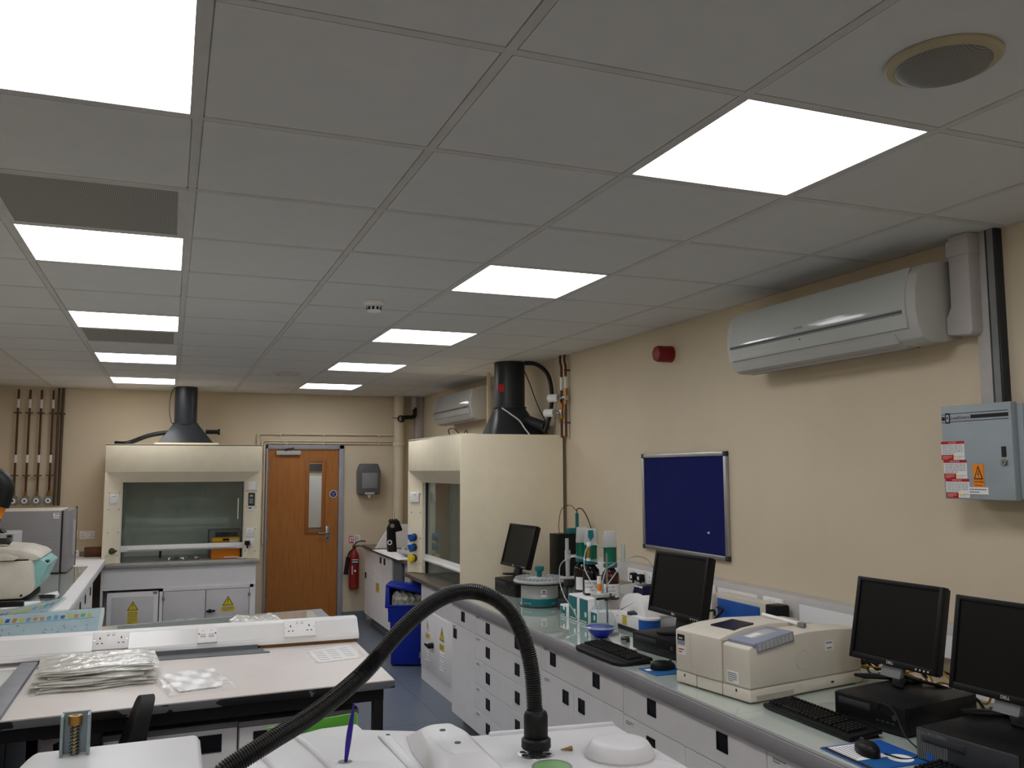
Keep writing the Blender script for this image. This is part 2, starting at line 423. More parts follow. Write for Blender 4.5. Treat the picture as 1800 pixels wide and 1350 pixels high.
# ---- door
d = S(T('door_1', 'oak veneer door with a narrow glass pane at the far end of the room', 'door', (DX0, YF, 0)))
del d['category']
b = B(d).m('frame_grey')
b.box(DX0, DX0+0.022, YF-0.03, YF+0.1, 0, DZ, 0.004).box(DX1-0.055, DX1, YF-0.03, YF+0.1, 0, DZ, 0.004).box(DX0, DX1, YF-0.03, YF+0.1, DZ-0.045, DZ, 0.004)
b.done('door_frame', label='grey painted door frame')
lx0, lx1, lz1, ly0, ly1 = DX0+0.024, DX1-0.059, DZ-0.049, YF+0.0, YF+0.045
wx0, wx1, wz0, wz1 = 1.443, 1.60, 1.03, 1.80
b = B(d).m('oak').box(lx0, wx0, ly0, ly1, 0.006, lz1).box(wx1, lx1, ly0, ly1, 0.006, lz1).box(wx0, wx1, ly0, ly1, 0.006, wz0).box(wx0, wx1, ly0, ly1, wz1, lz1)
leaf = b.done('door_leaf', label='oak veneer leaf')
b = B(leaf).m('oak_bead')
for a in ((wx0-0.035, wx0+0.008, wz0-0.035, wz1+0.035), (wx1-0.008, wx1+0.035, wz0-0.035, wz1+0.035), (wx0, wx1, wz0-0.035, wz0+0.008), (wx0, wx1, wz1-0.008, wz1+0.035)):
    b.box(a[0], a[1], ly0-0.012, ly0, a[2], a[3], 0.003)
b.done('glazing_bead')
B(leaf).m('clear').box(wx0, wx1, ly0+0.018, ly0+0.026, wz0, wz1).done('glass_pane')
b = B(d).m('steel').box(1.645, 1.69, ly0-0.006, ly0, 0.9, 1.075, 0.002)
b.m('chrome').cyl((1.668, ly0, 1.0), (1.668, ly0-0.05, 1.0), 0.011).cyl((1.672, ly0-0.05, 1.0), (1.56, ly0-0.05, 1.0), 0.009).m('ink').box(1.66, 1.676, ly0-0.008, ly0, 0.93, 0.95)
b.done('door_handle', label='chrome lever handle on a steel plate')
b = B(d).m('light_grey').box(1.075, 1.345, ly0-0.05, ly0, 1.885, 1.935, 0.006).m('dark_grey').box(1.17, 1.19, ly0-0.06, ly0-0.02, 1.93, 1.955).tube([(1.18, ly0-0.05, 1.95), (1.23, ly0-0.07, 1.955), (1.27, ly0-0.02, 1.965)], 0.008, n=2)
b.done('door_closer', label='silver overhead closer')
b = B(d).m('paper').cyl((1.727, ly0, 1.44), (1.727, ly0-0.003, 1.44), 0.043, seg=28).m('sign_blue').cyl((1.727, ly0-0.003, 1.44), (1.727, ly0-0.005, 1.44), 0.036, seg=28)
b.m('paper').text('FIRE DOOR', 0.0105, (1.727, ly0-0.0052, 1.452), X_, Z_).text('KEEP', 0.012, (1.727, ly0-0.0052, 1.438), X_, Z_).text('SHUT', 0.012, (1.727, ly0-0.0052, 1.424), X_, Z_)
b.done('sign_disc', label='round blue fire door sign')
for z in (0.25, 1.0, 1.75): B(d).m('steel').cyl((DX0+0.026, YF-0.012, z-0.05), (DX0+0.026, YF-0.012, z+0.05), 0.009).done('hinge')

# ---- ceiling lights (each a thing) and vents
def lamp(i, j, label):
    x0, y0 = i*0.6, j*0.6
    t = T('ceiling_light', label, 'ceiling light', (x0+0.3, y0+0.3, H), 0, 'square ceiling light panels')
    b = B(t).m('tbar')
    e = 0.019
    b.box(x0+0.012, x0+e, y0+0.012, y0+0.588, H, H+0.02).box(x0+0.6-e, x0+0.588, y0+0.012, y0+0.588, H, H+0.02)
    b.box(x0+e, x0+0.6-e, y0+0.012, y0+e, H, H+0.02).box(x0+e, x0+0.6-e, y0+0.6-e, y0+0.588, H, H+0.02)
    b.done('frame')
    B(t).m('panel').box(x0+e, x0+0.6-e, y0+e, y0+0.6-e, H+0.004, H+0.012).done('diffuser', label='glowing white diffuser')
    return t
words = {-7: 'square light panel behind the camera, {} row', -4: 'square light panel above the camera, {} row', -1: 'largest and nearest lit panel in the {} row', 2: 'second lit panel from the camera in the {} row',
         5: 'third lit panel from the camera in the {} row', 8: 'fourth lit panel from the camera in the {} row', 11: 'farthest lit panel of the {} row, near the far wall'}
for i, j in LIGHTS: lamp(i, j, 'square white ' + words[j].format('right' if i == 2 else 'left'))
for (i, j), lb in zip(VENTS, ('punched grey ceiling vent beside the second light of the left row', 'far punched ceiling vent behind the third light of the left row')):
    x0, y0 = i*0.6, j*0.6
    t = T('ceiling_vent', lb, 'vent', (x0+0.3, y0+0.3, H), 0, 'punched ceiling vents')
    B(t).m('tbar').box(x0+0.012, x0+0.588, y0+0.012, y0+0.03, H, H+0.02).box(x0+0.012, x0+0.588, y0+0.57, y0+0.588, H, H+0.02).box(x0+0.012, x0+0.03, y0+0.03, y0+0.57, H, H+0.02).box(x0+0.56, x0+0.588, y0+0.03, y0+0.57, H, H+0.02).done('frame')
    B(t).m('vent').box(x0+0.03, x0+0.56, y0+0.03, y0+0.57, H+0.002, H+0.01).done('punched_plate')
# round fittings in the ceiling
t = T('ceiling_speaker', 'round cream ceiling speaker with a grey grille, nearest the camera', 'speaker', (1.49, -0.895, H))
B(t, True).m('speaker_rim').lathe([(0.094, 0), (0.097, -0.012), (0.112, -0.010), (0.118, -0.004), (0.118, 0)], (0, 0, 0), 48).done('rim', label='cream rim')
B(t, True).m('grille').lathe([(0, -0.034), (0.04, -0.033), (0.07, -0.029), (0.09, -0.021), (0.0965, -0.012), (0.097, -0.006)], (0, 0, 0), 48).done('grille', label='grey punched grille')
t = T('ceiling_diffuser', 'small round white air diffuser in the far part of the ceiling', 'diffuser', (0.92, 5.745, H))
B(t, True).m('tbar').lathe([(0.125, 0), (0.12, -0.012), (0.1, -0.015), (0.095, -0.006), (0.07, -0.012), (0.065, -0.02), (0, -0.024)], (0, 0, 0), 40).done('rings')
t = T('smoke_detector', 'white smoke detector under the ceiling between the light rows', 'smoke detector', (0.925, 2.185, H))
B(t, True).m('white_plastic').lathe([(0.052, 0), (0.052, -0.012), (0.047, -0.02), (0.043, -0.022), (0.043, -0.024)], (0, 0, 0), 36).done('base')
b = B(t, True).m('white_plastic').lathe([(0.036, -0.022), (0.036, -0.05), (0.03, -0.056), (0, -0.057)], (0, 0, 0), 36)
b.m('ink')
for k in range(10):
    a = 2*PI*k/10; b.box(0.0345, 0.0375, -0.006, 0.006, -0.046, -0.03, M=Matrix.Rotation(a, 4, 'Z'))
b.done('sensing_head', label='slotted sensing head')
# ================================================================== wall fittings shared by several walls
def face_frame(x, y, z, rz): return Matrix.Translation((x, y, z)) @ Matrix.Rotation(rz, 4, 'Z')
def socket_thing(x, y, z, rz, label, w=0.146, switches=2, holes=True, group=None, name='power_socket', cat='socket', data=False, tilt=0.0):
    """UK socket plate standing on the surface at (x,y,z); local x right, -y out of the wall"""
    t = T(name, label, cat, (x, y, z), rz, group)
    if tilt: t.rotation_euler = (tilt, 0, rz); ROOT[t] = ROOT[t] @ Matrix.Rotation(tilt, 4, 'X')
    b = B(t, True).m('white_plastic').box(-w/2, w/2, -0.014, 0, -0.043, 0.043, 0.003)
    if holes:
        b.m('ink')
        for s in ((-1, 1) if w > 0.1 else (0,)):
            cx = s*0.043
            b.box(cx-0.0025, cx+0.0025, -0.0145, -0.013, 0.006, 0.016).box(cx-0.013, cx-0.0055, -0.0145, -0.013, -0.016, -0.0115).box(cx+0.0055, cx+0.013, -0.0145, -0.013, -0.016, -0.0115)
    for s in (-1, 1): b.m('steel').cyl((s*(w/2-0.008), -0.0145, 0.003), (s*(w/2-0.008), -0.012, 0.003), 0.0025, seg=8)
    if data:
        for s in (-1, 1):
            b.m('light_grey').box(s*0.018-0.012, s*0.018+0.012, -0.0148, -0.013, -0.004, 0.0).box(s*0.018-0.012, s*0.018+0.012, -0.0148, -0.013, -0.016, -0.008).box(s*0.018-0.003, s*0.018+0.003, -0.0148, -0.013, 0.016, 0.02).m('ink').box(s*0.036-0.003, s*0.036+0.003, -0.015, -0.013, -0.001, 0.005)
    b.done('face_plate')
    if switches:
        for s in ((-1, 1) if switches == 2 else (0,)):
            B(t, True).m('white_gloss').box(s*0.011-0.006, s*0.011+0.006, -0.019, -0.013, 0.022, 0.036, 0.001).done('rocker_switch')
    return t
def warn_tri(b, x, z, s, y, ex='!', col='yellow'):
    """triangular hazard sign in the local x-z plane at depth y"""
    h = s*0.87
    b.m('ink').prism([(x-s/2, z-h/2), (x+s/2, z-h/2), (x, z+h/2)], 'y', y-0.001, y)
    b.m(col).prism([(x-s*0.4, z-h/2+s*0.055), (x+s*0.4, z-h/2+s*0.055), (x, z+h/2-s*0.11)], 'y', y-0.0016, y-0.001)
    b.m('ink')
    if ex == '!': b.text('!', s*0.62, (x, y-0.0017, z-h*0.08), X_, Z_)
    else: b.prism([(x-s*0.02, z+h*0.22), (x+s*0.07, z+h*0.22), (x+s*0.02, z+0.02*s), (x+s*0.08, z+0.02*s), (x-s*0.03, z-h*0.34), (x+0.0, z-0.1*s), (x-s*0.07, z-0.1*s)], 'y', y-0.0022, y-0.0016)
def text_rows(b, x0, x1, z0, z1, n, y, col='ink_soft', fill=0.45):
    """rows of tiny illegible print"""
    b.m(col); rr = random.Random(int(abs(x0*1000)+abs(z0*777)+n)); dz = (z1-z0)/n
    for k in range(n):
        x = x0; zc = z1-(k+0.5)*dz
        end = x1-(x1-x0)*(0.0 if k < n-1 else 0.4)
        while x < end-0.002:
            w = min((x1-x0)*rr.uniform(0.06, 0.2), end-x)
            b.box(x, x+w, y-0.0006, y, zc-dz*fill/2, zc+dz*fill/2); x += w+(x1-x0)*0.035

# ================================================================== fume cupboards
def fume_hood(name_label, loc, rz, W, D, apron, group, zt=1.97, zw=0.82, sill='hood_sill'):
    """local x along the front, y going in, front at y=0"""
    t = T('fume_cupboard', name_label, 'fume cupboard', loc, rz, group)
    p = 0.15; s = 0.09; zf = 1.70; zs = 1.60
    # shell: roof, sides, back, inner back
    b = B(t, True).m('hood_cream')
    b.box(-0.002, 0.02, 0.004, D, zw, zt).box(W-0.02, W+0.002, 0.004, D, zw, zt).box(0.02, W-0.02, D-0.02, D, zw, zt).box(0.02, W-0.02, 0.02, D-0.02, zt-0.02, zt)
    b.box(0.02, W-0.02, s, s+0.02, zs, zt-0.02).m('dark_grey').box(-0.003, 0.01, D-0.012, D-0.002, zw, zt-0.01).box(W-0.01, W+0.003, D-0.012, D-0.002, zw, zt-0.01)
    b.m('hood_inner').box(0.15, 0.16, s+0.02, D-0.06, zw, zs+0.1).box(W-0.16, W-0.15, s+0.02, D-0.06, zw, zs+0.1).box(0.16, W-0.16, D-0.07, D-0.06, zw, zs+0.1).box(0.15, W-0.15, s+0.02, D-0.06, zs+0.1, zs+0.11)
    b.done('housing')
    b = B(t, True).m('hood_cream').box(0, W, 0, 0.02, zf, zt, 0.002).box(0, W, 0, 0.12, zt-0.01, zt+0.003)
    b.done('fascia', label='plain cream top panel')
    b = B(t, True).m('hood_cream').hull([(0.012, 0.003, zf), (W-0.012, 0.003, zf), (0.012, 0.02, zf), (W-0.012, 0.02, zf), (p, s, zs), (W-p, s, zs), (p, s+0.015, zs), (W-p, s+0.015, zs), (p, s+0.015, zf), (W-p, s+0.015, zf)])
    b.done('sloping_soffit')
    for side, nm in ((0, 1), (1, -1)):
        fx = (lambda v: v) if side == 0 else (lambda v: W-v)
        b = B(t, True).m('hood_cream').prism([(fx(0.0), 0.0), (fx(0.012), 0.0), (fx(p), s), (fx(p), s+0.03), (fx(p-0.03), s+0.03), (fx(0.0), 0.03)], 'z', zw+0.004, zf)
        b.m('ink')
        for z in (0.9, 1.12, 1.34, 1.5):
            for u in (0.22, 0.86):
                x = 0.012+(p-0.012)*u; y = s*u
                b.cyl((fx(x), y-0.002, z), (fx(x), y+0.002, z), 0.005, seg=8)
        b.done('splayed_post')
    # sash
    b = B(t, True).m('sash').box(p+0.02, W-p-0.02, s+0.034, s+0.04, 0.97, zs+0.05)
    sash = b.done('sash_window', label='glass sash')
    b = B(t, True).m('white_gloss')
    b.box(p+0.005, W-p-0.005, s+0.02, s+0.05, 0.925, 0.985, 0.004).box(p+0.07, W-p-0.07, s-0.015, s+0.022, 0.94, 0.955, 0.004)
    b.done('sash_rail', label='white handle rail')
    b = B(t, True).m('dark_grey').box(p-0.002, p+0.018, s+0.025, s+0.05, zw, zs).box(W-p-0.018, W-p+0.002, s+0.025, s+0.05, zw, zs)
    b.done('sash_channel', label='dark sash channel')
    b = B(t, True).m(sill).box(-0.002, W+0.002, -0.035, D-0.02, zw-0.035, zw, 0.006)
    b.done('worktop', label='grey stone effect worktop')
    return t
# --- fume cupboard by the door on the far wall
HW, HX, HY = 1.45, -0.615, 7.02
h1 = fume_hood('cream fume cupboard with a wide glass sash between the left bench and the oak door', (HX, HY, 0), 0, HW, YF-HY-0.02, 0.57, 'cream fume cupboards')
b = B(h1).m('white_laminate')
b.box(HX, HX+0.02, HY+0.01, YF-0.03, 0, 0.785).box(HX+HW-0.05, HX+HW-0.03, HY+0.01, YF-0.03, 0, 0.785).box(HX+0.02, HX+HW-0.05, HY+0.01, HY+0.03, 0.575, 0.785).box(HX+0.02, HX+HW-0.05, HY+0.3, HY+0.32, 0.08, 0.575)
b.m('plinth').box(HX+0.02, HX+HW-0.05, HY+0.06, HY+0.3, 0, 0.08)
b.done('base_frame', label='white base with a plain apron')
fd = B(h1).m('white_laminate').box(-0.555, -0.10, HY+0.005, HY+0.29, 0.085, 0.55, 0.003).m('grey_laminate').box(-0.51, -0.14, HY-0.003, HY+0.006, 0.1, 0.51, 0.003)
fd.m('steel').cyl((-0.44, HY-0.003, 0.17), (-0.44, HY-0.02, 0.17), 0.012).box(-0.15, -0.11, HY-0.005, HY+0.01, 0.53, 0.548)
warn_tri(fd, -0.325, 0.425, 0.10, HY-0.0035)
fd.m('yellow').box(-0.37, -0.28, HY-0.0045, HY-0.003, 0.25, 0.375)
text_rows(fd, -0.365, -0.285, 0.255, 0.37, 6, HY-0.0048, 'ink_soft', 0.4)
fd.done('left_cupboard', label='pale door with a yellow hazard label')
b = B(h1).m('white_laminate').box(-0.09, -0.06, HY+0.0, HY+0.03, 0.06, 0.575).box(0.75, 0.785, HY+0.0, HY+0.03, 0.06, 0.575).box(-0.09, 0.785, HY, HY+0.03, 0.545, 0.58)
b.done('cupboard_frame')
for k, (a, c) in enumerate(((-0.055, 0.332), (0.337, 0.745))):
    b = B(h1).m('grey_laminate').box(a, c, HY-0.004, HY+0.016, 0.07, 0.54, 0.003)
    b.m('steel').box(a-0.012 if k == 0 else c-0.012, a+0.012 if k == 0 else c+0.012, HY-0.012, HY-0.003, 0.46, 0.49)
    for z in (0.20, 0.23, 0.26): 
        for q in (0.3, 0.62): b.m('white_gloss').box(a+(c-a)*q, a+(c-a)*q+0.075, HY-0.012, HY-0.003, z, z+0.012, 0.003)
    if k:
        warn_tri(b, 0.545, 0.425, 0.105, HY-0.0045)
        b.m('yellow').prism([(0.485, 0.32), (0.6, 0.32), (0.615, 0.345), (0.6, 0.37), (0.485, 0.37), (0.475, 0.345)], 'y', HY-0.0055, HY-0.004)
        text_rows(b, 0.495, 0.595, 0.325, 0.365, 3, HY-0.0058)
    dd = b.done('door')
    if k: B(dd).m('handle_black').cyl((0.375, HY-0.004, 0.335), (0.375, HY-0.03, 0.335), 0.018).box(0.34, 0.425, HY-0.042, HY-0.026, 0.326, 0.346, 0.006).done('turn_handle', label='black turn handle')
# fittings on its posts

socket_thing(-0.535, HY+0.047, 1.44, R(31), 'light switch plate on the left post of the fume cupboard by the door', w=0.086, switches=2, holes=False, name='switch_plate', cat='switch')
t = T('gas_tap', 'dark green control knob low on the left post of the fume cupboard by the door', 'knob', (-0.535, HY+0.05, 0.945), R(31))
B(t, True).m('dark_grey').cyl((0, 0, 0), (0, -0.012, 0), 0.03).m('brown_pipe').cyl((0, -0.012, 0), (0, -0.05, 0), 0.024, 0.018).box(-0.03, 0.03, -0.055, -0.03, -0.008, 0.008, 0.003).done('knob')
t = T('airflow_display', 'dark airflow monitor panel on the right post of the fume cupboard by the door', 'control panel', (0.752, HY+0.045, 1.36), R(-31))
B(t, True).m('dark_grey').box(-0.034, 0.034, -0.012, 0, -0.005, 0.125, 0.003).m('light_grey').box(-0.015, 0.018, -0.0135, -0.011, 0.085, 0.105).m('mid_grey').box(-0.022, 0.022, -0.013, -0.011, 0.015, 0.07).done('case')
B(t, True).m('paper').box(-0.036, 0.03, -0.004, 0, -0.06, -0.01).m('ink').box(-0.03, 0.0, -0.0045, -0.003, -0.035, -0.022).done('paper_label', label='white paper label')
socket_thing(0.755, HY+0.043, 1.555, R(-31), 'blank white plate high on the right post of the fume cupboard by the door', w=0.086, switches=0, holes=False, name='blank_plate', cat='plate')
for z, lb in ((1.085, 'upper white socket on the right post of the fume cupboard by the door'), (0.985, 'lower white socket with a black plug beside the glass sash')):
    socket_thing(0.745, HY+0.052, z, R(-31), lb, w=0.086, switches=1, holes=True)
t = T('plug', 'black plug with a white lead in the fume cupboard post socket', 'plug', (0.728, HY+0.035, 0.985), R(-31))
B(t, True).m('black_plastic').box(-0.024, 0.024, -0.04, -0.002, -0.025, 0.02, 0.008).cyl((0, -0.022, -0.02), (0, -0.022, -0.055), 0.008).done('plug_body')
B(t, True).m('white_plastic').tube([(0, -0.022, -0.05), (0.0, -0.03, -0.11), (-0.05, -0.04, -0.15), (-0.13, 0.0, -0.145), (-0.26, 0.0, -0.15)], 0.0055).done('lead', label='white lead')
B(h1).m('white_gloss').box(0.62, 0.632, HY+0.115, HY+0.127, 1.22, 1.43, 0.004).done('sash_handle', label='white upright sash handle')
# duct on top
FZ = 1.975
t = T('extract_duct', 'dark grey extract duct with a wide pyramid base above the fume cupboard by the door', 'duct', (0.1, 7.45, FZ))
b = B(t).m('hood_cream').box(-0.19, 0.42, 7.15, 7.8, FZ, FZ+0.018); b.done('base_board', label='cream base board')
b = B(t).m('duct_grey').hull([(-0.155, 7.2, FZ+0.018), (0.37, 7.2, FZ+0.018), (-0.155, 7.7, FZ+0.018), (0.37, 7.7, FZ+0.018), (-0.012, 7.34, 2.2), (0.215, 7.34, 2.2), (-0.012, 7.56, 2.2), (0.215, 7.56, 2.2)], 0.006)
b.done('pyramid_base')
B(t).m('duct_grey').cyl((0.1, 7.45, 2.2), (0.1, 7.45, H+0.02), 0.112, seg=32).lathe([(0.118, 0), (0.128, 0.0), (0.128, 0.015), (0.112, 0.02)], (0.1, 7.45, 2.19)).done('round_pipe')
B(t).m('black_rubber').cyl((0.3, 7.4, 2.115), (0.42, 7.4, 2.115), 0.022).lathe([(0.022, 0), (0.032, 0), (0.032, 0.02), (0.0, 0.02)], (0.42, 7.4, 2.115), axis=(1, 0, 0)).done('side_spigot')
t = T('drain_hose', 'black hose curving left from the duct base over the fume cupboard by the door', 'hose', (-0.3, 7.4, FZ))
B(t).m('black_rubber').tube([(0.0, 7.4, 2.1), (-0.1, 7.4, 2.1), (-0.25, 7.42, 2.07), (-0.4, 7.45, 2.01), (-0.47, 7.45, 1.99), (-0.56, 7.5, 1.995)], 0.023, n=6).m('steel').torus((-0.02, 7.4, 2.1), 0.023, 0.005, (1, 0, 0)).done('hose')
t = T('cable', 'thin dark cable hanging beside the round duct by the door', 'cable', (-0.06, 7.46, 2.2))
B(t).m('dark_grey').tube([(-0.015, 7.5, H), (-0.05, 7.49, 2.5), (-0.06, 7.47, 2.35), (-0.04, 7.45, 2.22), (-0.02, 7.42, 2.2)], 0.004).done('wire')
# things inside it
tag(B().m('mid_grey').box(0.36, 0.70, 7.3, 7.6, 0.822, 1.10, 0.01).m('dark_grey').box(0.42, 0.64, 7.296, 7.3, 0.98, 1.08).done('grey_cabinet'), 'grey equipment box standing inside the fume cupboard by the door', 'equipment')
tag(B().m('orange').box(0.38, 0.66, 7.2, 7.28, 0.822, 1.035, 0.004).m('yellow').box(0.39, 0.65, 7.198, 7.2, 0.995, 1.025).m('ink').box(0.49, 0.55, 7.197, 7.2, 1.0, 1.022).m('paper').box(0.56, 0.64, 7.1975, 7.2, 0.985, 1.01).done('carton'), 'orange and yellow carton behind the glass sash', 'carton')
tag(B().m('dark_grey').cyl((-0.1, 7.5, 0.822), (-0.1, 7.5, 0.95), 0.012).tube([(-0.1, 7.5, 0.94), (-0.1, 7.46, 0.96), (-0.1, 7.42, 0.93)], 0.009, n=3).box(-0.13, -0.07, 7.49, 7.51, 0.945, 0.96, 0.003).done('tap'), 'dark laboratory tap inside the fume cupboard by the door', 'tap')
b = B().m('aluminium'); rr = random.Random(3)
for k in range(9):
    x = -0.03+0.035*k; y = 7.25+rr.uniform(-0.03, 0.03)
    b.hull([(x+rr.uniform(-0.03, 0.03), y+rr.uniform(-0.03, 0.03), 0.822+rr.uniform(0, 0.035)) for _ in range(9)])
tag(b.done('foil'), 'crumpled foil lying inside the fume cupboard by the door', 'foil')

# ================================================================== far wall, left part
for k, x in enumerate((-1.515, -1.41, -1.305, -1.197)):
    xb = x+0.012
    t = T('gas_pipe', ['leftmost', 'second from left', 'third from left', 'rightmost'][k]+' of the four copper gas pipes with round regulators above the oven', 'gas pipe', (xb, YF, 1.4), 0, 'copper gas pipes on the far wall')
    b = B(t).m('copper').cyl((xb, YF-0.035, 1.45), (xb, YF-0.035, 2.55), 0.0105, seg=12); pb = b.done('pipe')
    for za, zb_ in ((2.36, 2.45), (1.80, 1.88)): B(t).m('paper').cyl((xb, YF-0.035, za), (xb, YF-0.035, zb_), 0.0125, seg=12).done('white_label', label='white pipe label')
    for z in (2.31, 1.67):
        B(t).m('brown_pipe').box(xb-0.035, xb+0.035, YF-0.05, YF-0.028, z-0.006, z+0.006).cyl((xb, YF, z), (xb, YF-0.03, z), 0.008, seg=8).done('pipe_clip')
    b = B(t).m('mid_grey').box(xb-0.03, xb+0.03, YF-0.06, YF, 1.37, 1.46, 0.01).m('brass').cyl((xb, YF-0.035, 1.46), (xb, YF-0.035, 1.51), 0.014, seg=12)
    b.m('mid_grey').cyl((xb, YF-0.055, 1.415), (xb, YF-0.085, 1.415), 0.042, seg=24).m('gauge_face').cyl((xb, YF-0.085, 1.415), (xb, YF-0.088, 1.415), 0.026, seg=20).m('ink').cyl((xb, YF-0.088, 1.415), (xb, YF-0.0895, 1.415), 0.011, seg=12)
    b.done('regulator', label='grey regulator with a white face')
for x, r, lb in ((-1.134, 0.011, 'thinner brown pipe right of the copper gas pipes'), (-1.094, 0.015, 'thicker brown pipe next to the bare far wall, right of the gas pipes')):
    t = T('vertical_pipe', lb, 'pipe', (x, YF, 1.36))
    B(t).m('brown_pipe').cyl((x, YF-0.04, 1.36), (x, YF-0.04, 2.575), r, seg=14).done('pipe')
    B(t).m('brown_pipe').box(x-r-0.01, x+r+0.01, YF-0.045, YF, 2.3, 2.315).done('pipe_clip')

socket_thing(-0.945, YF, 1.06, 0, 'left single white socket above the end of the left bench', w=0.086, switches=1, holes=True)
socket_thing(-0.815, YF, 1.05, 0, 'right double white socket above the end of the left bench', w=0.146, switches=2, holes=True)

# ================================================================== far wall, right part
t = T('towel_dispenser', 'dark grey paper towel dispenser on the wall right of the oak door', 'dispenser', (2.115, YF, 1.4))
b = B(t).m('dispenser_grey').prism([(1.99, 1.43), (2.24, 1.43), (2.245, 1.7), (2.215, 1.785), (2.015, 1.785), (1.985, 1.7)], 'y', YF-0.16, YF, 0.02, seg=3); b.done('case')
B(t).m('mid_grey').box(2.025, 2.205, YF-0.166, YF-0.155, 1.50, 1.68, 0.004).done('front_window', label='grey translucent front')
b = B(t).m('light_grey').box(2.06, 2.17, YF-0.165, YF-0.12, 1.432, 1.455, 0.004).m('paper').hull([(2.09, YF-0.14, 1.44), (2.14, YF-0.14, 1.44), (2.1, YF-0.15, 1.40), (2.13, YF-0.13, 1.40), (2.115, YF-0.14, 1.385)]); b.done('outlet', label='pale outlet with a paper tip')
t = T('fire_extinguisher', 'red fire extinguisher with a black hose hung on the wall right of the oak door', 'fire extinguisher', (1.955, YF-0.09, 0.36))
ex, ey = 1.962, YF-0.075
B(t).m('extinguisher_red').lathe([(0, 0.365), (0.05, 0.365), (0.058, 0.375), (0.058, 0.71), (0.052, 0.755), (0.03, 0.79), (0.02, 0.8), (0.02, 0.82), (0, 0.82)], (ex, ey, 0), 28).done('cylinder')
b = B(t).m('ink').box(ex-0.04, ex+0.04, ey-0.0595, ey-0.03, 0.655, 0.7).m('paper').box(ex-0.035, ex+0.035, ey-0.0605, ey-0.04, 0.69, 0.698).box(ex-0.035, ex+0.035, ey-0.0605, ey-0.04, 0.665, 0.675).box(ex-0.034, ex-0.026, ey-0.0602, ey-0.05, 0.53, 0.63).box(ex-0.01, ex+0.012, ey-0.0602, ey-0.05, 0.56, 0.58)
b.done('printed_label', label='black and white printed label')
B(t).m('dark_grey').box(ex-0.02, ex+0.02, ey-0.02, ey+0.02, 0.82, 0.85, 0.005).tube([(ex, ey, 0.85), (ex+0.03, ey, 0.885), (ex+0.09, ey, 0.90), (ex+0.13, ey, 0.89)], 0.008, n=4).tube([(ex, ey, 0.84), (ex+0.06, ey, 0.845), (ex+0.125, ey, 0.83)], 0.007, n=3).m('brass').cyl((ex, ey, 0.85), (ex, ey, 0.875), 0.012).done('valve_handle', label='black valve handle')
B(t).m('black_rubber').tube([(ex-0.015, ey, 0.81), (ex-0.06, ey-0.01, 0.77), (ex-0.075, ey-0.015, 0.72)], 0.009, n=4).cyl((ex-0.075, ey-0.015, 0.725), (ex-0.095, ey-0.015, 0.53), 0.02, 0.026).done('discharge_horn', label='black discharge horn')
B(t).m('steel').box(ex-0.03, ex+0.03, YF-0.03, YF, 0.76, 0.79).done('wall_bracket')
t = T('wall_sign', 'small red fire extinguisher sign above the extinguisher', 'sign', (1.94, YF, 0.915))
b = B(t).m('paper').box(1.908, 1.972, YF-0.003, YF, 0.868, 0.96).m('red').box(1.912, 1.968, YF-0.004, YF-0.002, 0.874, 0.956).m('paper').box(1.92, 1.935, YF-0.005, YF-0.003, 0.885, 0.945); b.box(1.942, 1.962, YF-0.005, YF-0.003, 0.89, 0.91); b.box(1.942, 1.962, YF-0.005, YF-0.003, 0.92, 0.945)
b.done('sign_plate')
t = T('wall_sign', 'small white notice with green and red print beside the fire extinguisher sign', 'sign', (2.01, YF, 0.915))
b = B(t).m('paper').box(1.98, 2.045, YF-0.003, YF, 0.865, 0.962)
for z, c in ((0.945, 'green'), (0.925, 'teal'), (0.905, 'red'), (0.885, 'red')): b.m(c).box(1.986, 1.998, YF-0.004, YF-0.002, z-0.007, z+0.007).m(c).box(2.004, 2.03, YF-0.004, YF-0.002, z-0.004, z+0.002)
b.done('sign_plate')
# painted pipes and conduits over and around the door
t = T('soil_pipe', 'fat cream painted vertical pipe in the far right corner', 'pipe', (2.475, YF-0.075, 0))
B(t).m('cream_paint').cyl((2.475, YF-0.075, 0), (2.475, YF-0.075, H+0.02), 0.062, seg=28).done('pipe'); B(t).m('cream_paint').lathe([(0.062, 0), (0.072, 0.005), (0.072, 0.05), (0.062, 0.055)], (2.475, YF-0.075, 1.99)).cyl((2.41, YF-0.075, 2.0), (2.475, YF-0.005, 2.0), 0.01).done('pipe_collar')
for z, xl, lb, r in ((2.125, 0.875, 'uppermost cream conduit running over the oak door', 0.015), (2.045, 0.921, 'middle cream conduit running over the oak door', 0.010), (2.018, 0.947, 'lowest cream conduit running just over the door frame', 0.010)):
    t = T('conduit', lb, 'conduit', (xl, YF, 0.6), 0, 'cream conduits around the door')
    zb = 0.72 if xl < 0.93 else 0.9
    e = 0.03
    B(t).m('cream_paint').tube([(xl, YF-0.018, zb)]+[(xl+e-e*math.cos(PI/2*k/6), YF-0.018, z-e+e*math.sin(PI/2*k/6)) for k in range(7)]+[(2.41, YF-0.018, z)], r, seg=10, n=1).done('tube')
    for x in (xl+0.24, 1.6, 2.24): B(t).m('cream_paint').box(x-0.008, x+0.008, YF-0.02-r, YF, z-r-0.006, z+r+0.006).done('conduit_saddle')
t = T('waste_pipe', 'black waste pipe elbow between the fat cream pipe and the corner trunking', 'pipe', (2.5, YF-0.15, 2.3))
